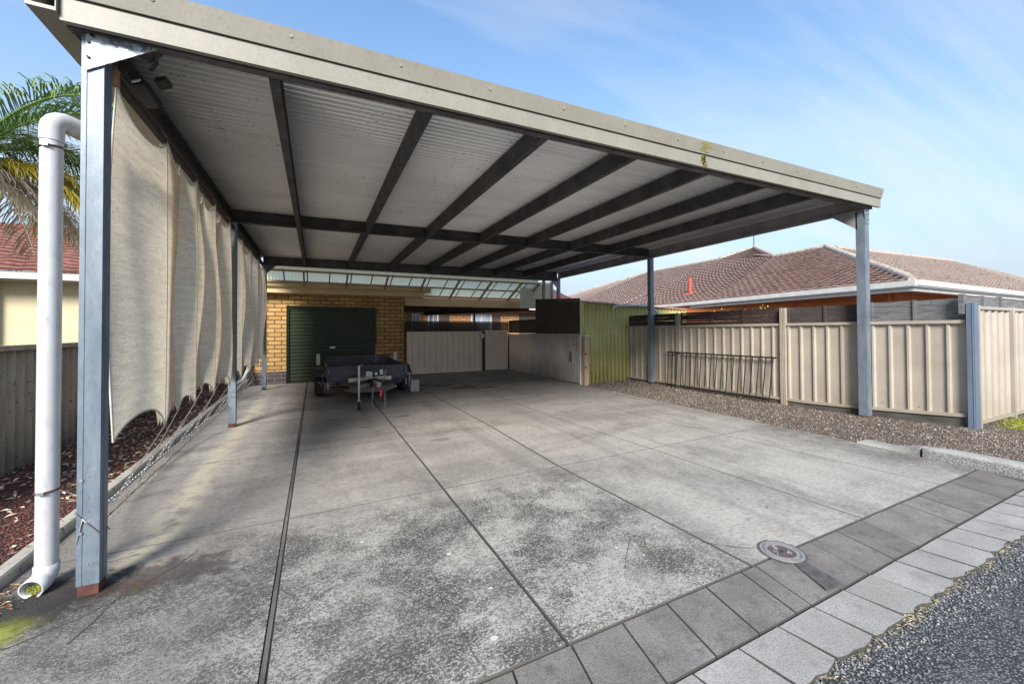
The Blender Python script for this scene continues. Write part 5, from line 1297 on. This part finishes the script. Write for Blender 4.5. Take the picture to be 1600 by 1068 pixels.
for sx, x0 in ((-1, 1.19), (1, 3.03)):
    wy, wz = 6.98, gz+.295
    mb = MB(); prof = [(-.085, .20), (-.09, .26), (-.075, .287), (-.045, .297), (.045, .297), (.075, .287), (.09, .26), (.085, .20)]; n = 36; xc = x0+.095
    vs = [(xc+u, wy+r*math.cos(k*6.2832/n), wz+r*math.sin(k*6.2832/n)) for u, r in prof for k in range(n)]
    mb.add(vs, [(q*n+k, q*n+(k+1) % n, ((q+1) % 8)*n+(k+1) % n, ((q+1) % 8)*n+k) for q in range(8) for k in range(n)], smooth=True); wh = mb.build('tyre', 'rubber', tr)
    mb = MB(); mb.tube([(xc-.06, wy, wz), (xc+.06, wy, wz)], .195, 28); mb.tube([(xc-.085, wy, wz), (xc+.085, wy, wz)], .05, 12); mb.build('rim', 'steel_dull', wh)
    # mudguard: bent plate
    mb = MB(); pr = [(-.42, .36), (-.36, .40), (-.22, .52), (-.12, .55), (.12, .55), (.24, .52), (.38, .40), (.42, .34)]
    xa, xb_ = (x0-.03, TX0-.013) if sx < 0 else (TX1+.027, x0+.25)
    vs = [(x, wy+u, gz+.09+v) for x in (xa, xb_) for u, v in pr]; mb.add(vs, [(k, k+1, k+9, k+8) for k in range(7)]); 
    mb.add([(xa if sx < 0 else xb_, wy+u, gz+.09+v) for u, v in pr]+[(xa if sx < 0 else xb_, wy+u, gz+.09+v-.05) for u, v in pr], [(k, k+8, k+9, k+1) for k in range(7)])
    mb.build('mudguard', 'trailer_paint', tr, solid=.004)
    mb = MB(); mb.box((xa+xb_)/2-.03, (xa+xb_)/2+.03, wy-.46, wy-.44, gz+.30, gz+.34); mb.build('clearance_reflector', 'white_trim', tr)
for x in (1.235, 3.13):
    mb = MB(); mb.box(x, x+.085 if x < 2 else x+.075, 8.10, 8.13, gz+.60, gz+.88); mb.build('marker_board', 'white_trim', tr)
mb = MB(); mb.box(2.66, 2.70, 8.20, 8.25, gz+.60, gz+1.10); mb.build('timber_stake', 'timber', tr)
# jockey wheel
mb = MB(); jx, jy = 1.945, 4.83
mb.tube([(jx, jy, gz+.36), (jx, jy, gz+.80)], .022, 12); mb.tube([(jx, jy, gz+.14), (jx, jy, gz+.40)], .017, 12); j_ = mb.build('jockey_stand', 'steel', tr)
mb = MB(); mb.tube([(jx-.025, jy, gz+.065-.01), (jx+.025, jy, gz+.065-.01)], .078, 20); mb.build('jockey_wheel', 'rubber', j_, bevel=.006)
mb = MB(); mb.bar((jx-.033, jy, gz+.05), (jx-.033, jy, gz+.15), .006, .03, upv=(0, 1, 0)); mb.bar((jx+.033, jy, gz+.05), (jx+.033, jy, gz+.15), .006, .03, upv=(0, 1, 0)); mb.bar((jx-.036, jy, gz+.15), (jx+.036, jy, gz+.15), .03, .008); mb.tube([(jx, jy, gz+.80), (jx+.06, jy, gz+.805), (jx+.065, jy-.01, gz+.84)], .007, 6); mb.build('fork', 'steel_dull', j_)
mb = MB(); mb.bar((jx+.0, jy, gz+.42), (2.2, 5.05, gz+.41), .05, .05); mb.build('clamp', 'steel_dull', j_)
# coupling, brake, number plate, light plug, cross tubes
mb = MB(); mb.bar((2.25, 4.98, gz+.47), (2.27, 4.66, gz+.47), .075, .06); mb.tube([(2.27, 4.66, gz+.50), (2.27, 4.66, gz+.41)], .05, 14); mb.build('coupling', 'steel_dull', tr, bevel=.008)
mb = MB(); mb.tube([(2.22, 4.9, gz+.52), (2.20, 4.85, gz+.62), (2.19, 4.84, gz+.72)], .011, 8); mb.build('brake_lever', 'black_metal', tr)
mb = MB(); mb.bar((1.80, 5.4, gz+.47), (2.15, 5.38, gz+.50), .02, .075); mb.bar((2.35, 5.36, gz+.50), (2.62, 5.4, gz+.485), .02, .075); mb.each('cross_member', 'brass_dull' if 'brass_dull' in M else simple('brass_dull', (0.32, 0.27, 0.19), (0.46, 0.40, 0.30), 12, .4, .6), tr)
mb = MB(); mb.bar((2.12, 5.30, gz+.60), (2.24, 5.28, gz+.58), .01, .11); mb.build('tool_plate', 'white_trim', tr)
mb = MB(); mb.bar((2.26, 5.45, gz+.60), (2.52, 5.47, gz+.60), .03, .16); mb.build('jerry_can', 'black_plastic', tr, bevel=.01)
mb = MB(); mb.bar((2.40, 5.425, gz+.61), (2.46, 5.43, gz+.61), .004, .10); mb.bar((2.30, 5.42, gz+.58), (2.35, 5.425, gz+.58), .004, .05); mb.each('sticker', 'steel', tr)
for x, dxx in ((2.20, -.03), (2.36, .03)):
    mb = MB(); pts = [(x, 4.75, gz+.40), (x+dxx, 4.72, gz+.25), (x+dxx*1.3, 4.70, gz+.12), (x+dxx*.7, 4.69, gz+.02)]; links(mb, pts, .034, .004); mb.build('safety_chain', 'steel_dull', tr)
mb = MB(); mb.tube([(2.30, 4.62, gz+.36), (2.31, 4.61, gz+.30), (2.30, 4.61, gz+.24)], [.012, .02, .022], 12); mb.build('shackle', 'red_plastic', tr)
simple('red_cable', (0.22, 0.03, 0.035), (0.30, 0.05, 0.05), 10, 0.5)
mb = MB(); mb.tube([(2.22, 4.9, gz+.46), (2.2, 4.75, gz+.38), (2.24, 4.66, gz+.32), (2.3, 4.64, gz+.38), (2.36, 4.66, gz+.33), (2.33, 4.7, gz+.44), (2.27, 4.72, gz+.46), (2.22, 4.68, gz+.40)], .008, 6); mb.build('light_cable', 'red_cable', tr)
mb = MB(); mb.tube([(2.25, 5.3, gz+.46), (2.0, 5.5, gz+.41), (1.7, 5.8, gz+.385), (1.5, 5.82, gz+.37)], .008, 6); mb.tube([(2.3, 5.3, gz+.47), (2.6, 5.55, gz+.42), (2.9, 5.8, gz+.40)], .008, 6); mb.each('wiring', 'black_plastic', tr)
mb = MB()
for x in (TX0+.01, TX1-.03): mb.bar((x, 5.80, gz+.40), (x+.005, 5.78, gz+.28), .02, .03); mb.tube([(x, 5.78, gz+.55), (x+.01, 5.75, gz+.60), (x+.01, 5.77, gz+.66)], .012, 6)
mb.each('catch', 'steel_dull', tr)
mb = MB()
for k in range(6):
    x = TX0+.12+.24*k; mb.tube([(x, TY0-.02, gz+.66), (x+.01, TY0-.045, gz+.64), (x+.02, TY0-.02, gz+.62)], .005, 6)
mb.each('rope_hook', 'steel_dull', tr)
mb = MB(); mb.tube([(TX0-.02, 5.9, gz+.60), (TX0-.10, 6.05, gz+.52), (TX0-.06, 6.2, gz+.40), (TX0-.12, 6.3, gz+.26)], .008, 6); mb.tube([(TX1+.03, 5.86, gz+.55), (TX1+.08, 5.85, gz+.42), (TX1+.04, 5.83, gz+.30), (TX1+.09, 5.84, gz+.22)], .012, 6); mb.each('strap', 'steel_dull', tr)
mb = MB(); mb.box(TX1+.02, TX1+.16, 6.48, 6.50, gz+.12, gz+.34); mb.box(TX0-.20, TX0-.05, 6.48, 6.50, gz+.10, gz+.33); mb.each('mud_flap', 'rubber', tr)
mb = MB(); mb.bar((2.0, 5.15, gz+.52), (2.45, 5.10, gz+.55), .03, .03); mb.bar((2.1, 5.3, gz+.36), (2.05, 5.2, gz+.60), .025, .025); mb.bar((2.42, 5.2, gz+.40), (2.5, 5.3, gz+.66), .02, .03); mb.each('bracket', 'steel_dull', tr)
cb = MB(); cb.box(3.24, 3.44, 6.45, 6.65, G(3.4, 6.5), G(3.4, 6.5)+.27)
cbo = cb.build('concrete_block', 'concrete_block', bevel=.006)
tag(cbo, 'pale grey concrete block standing on the driveway right of the trailer', 'block')
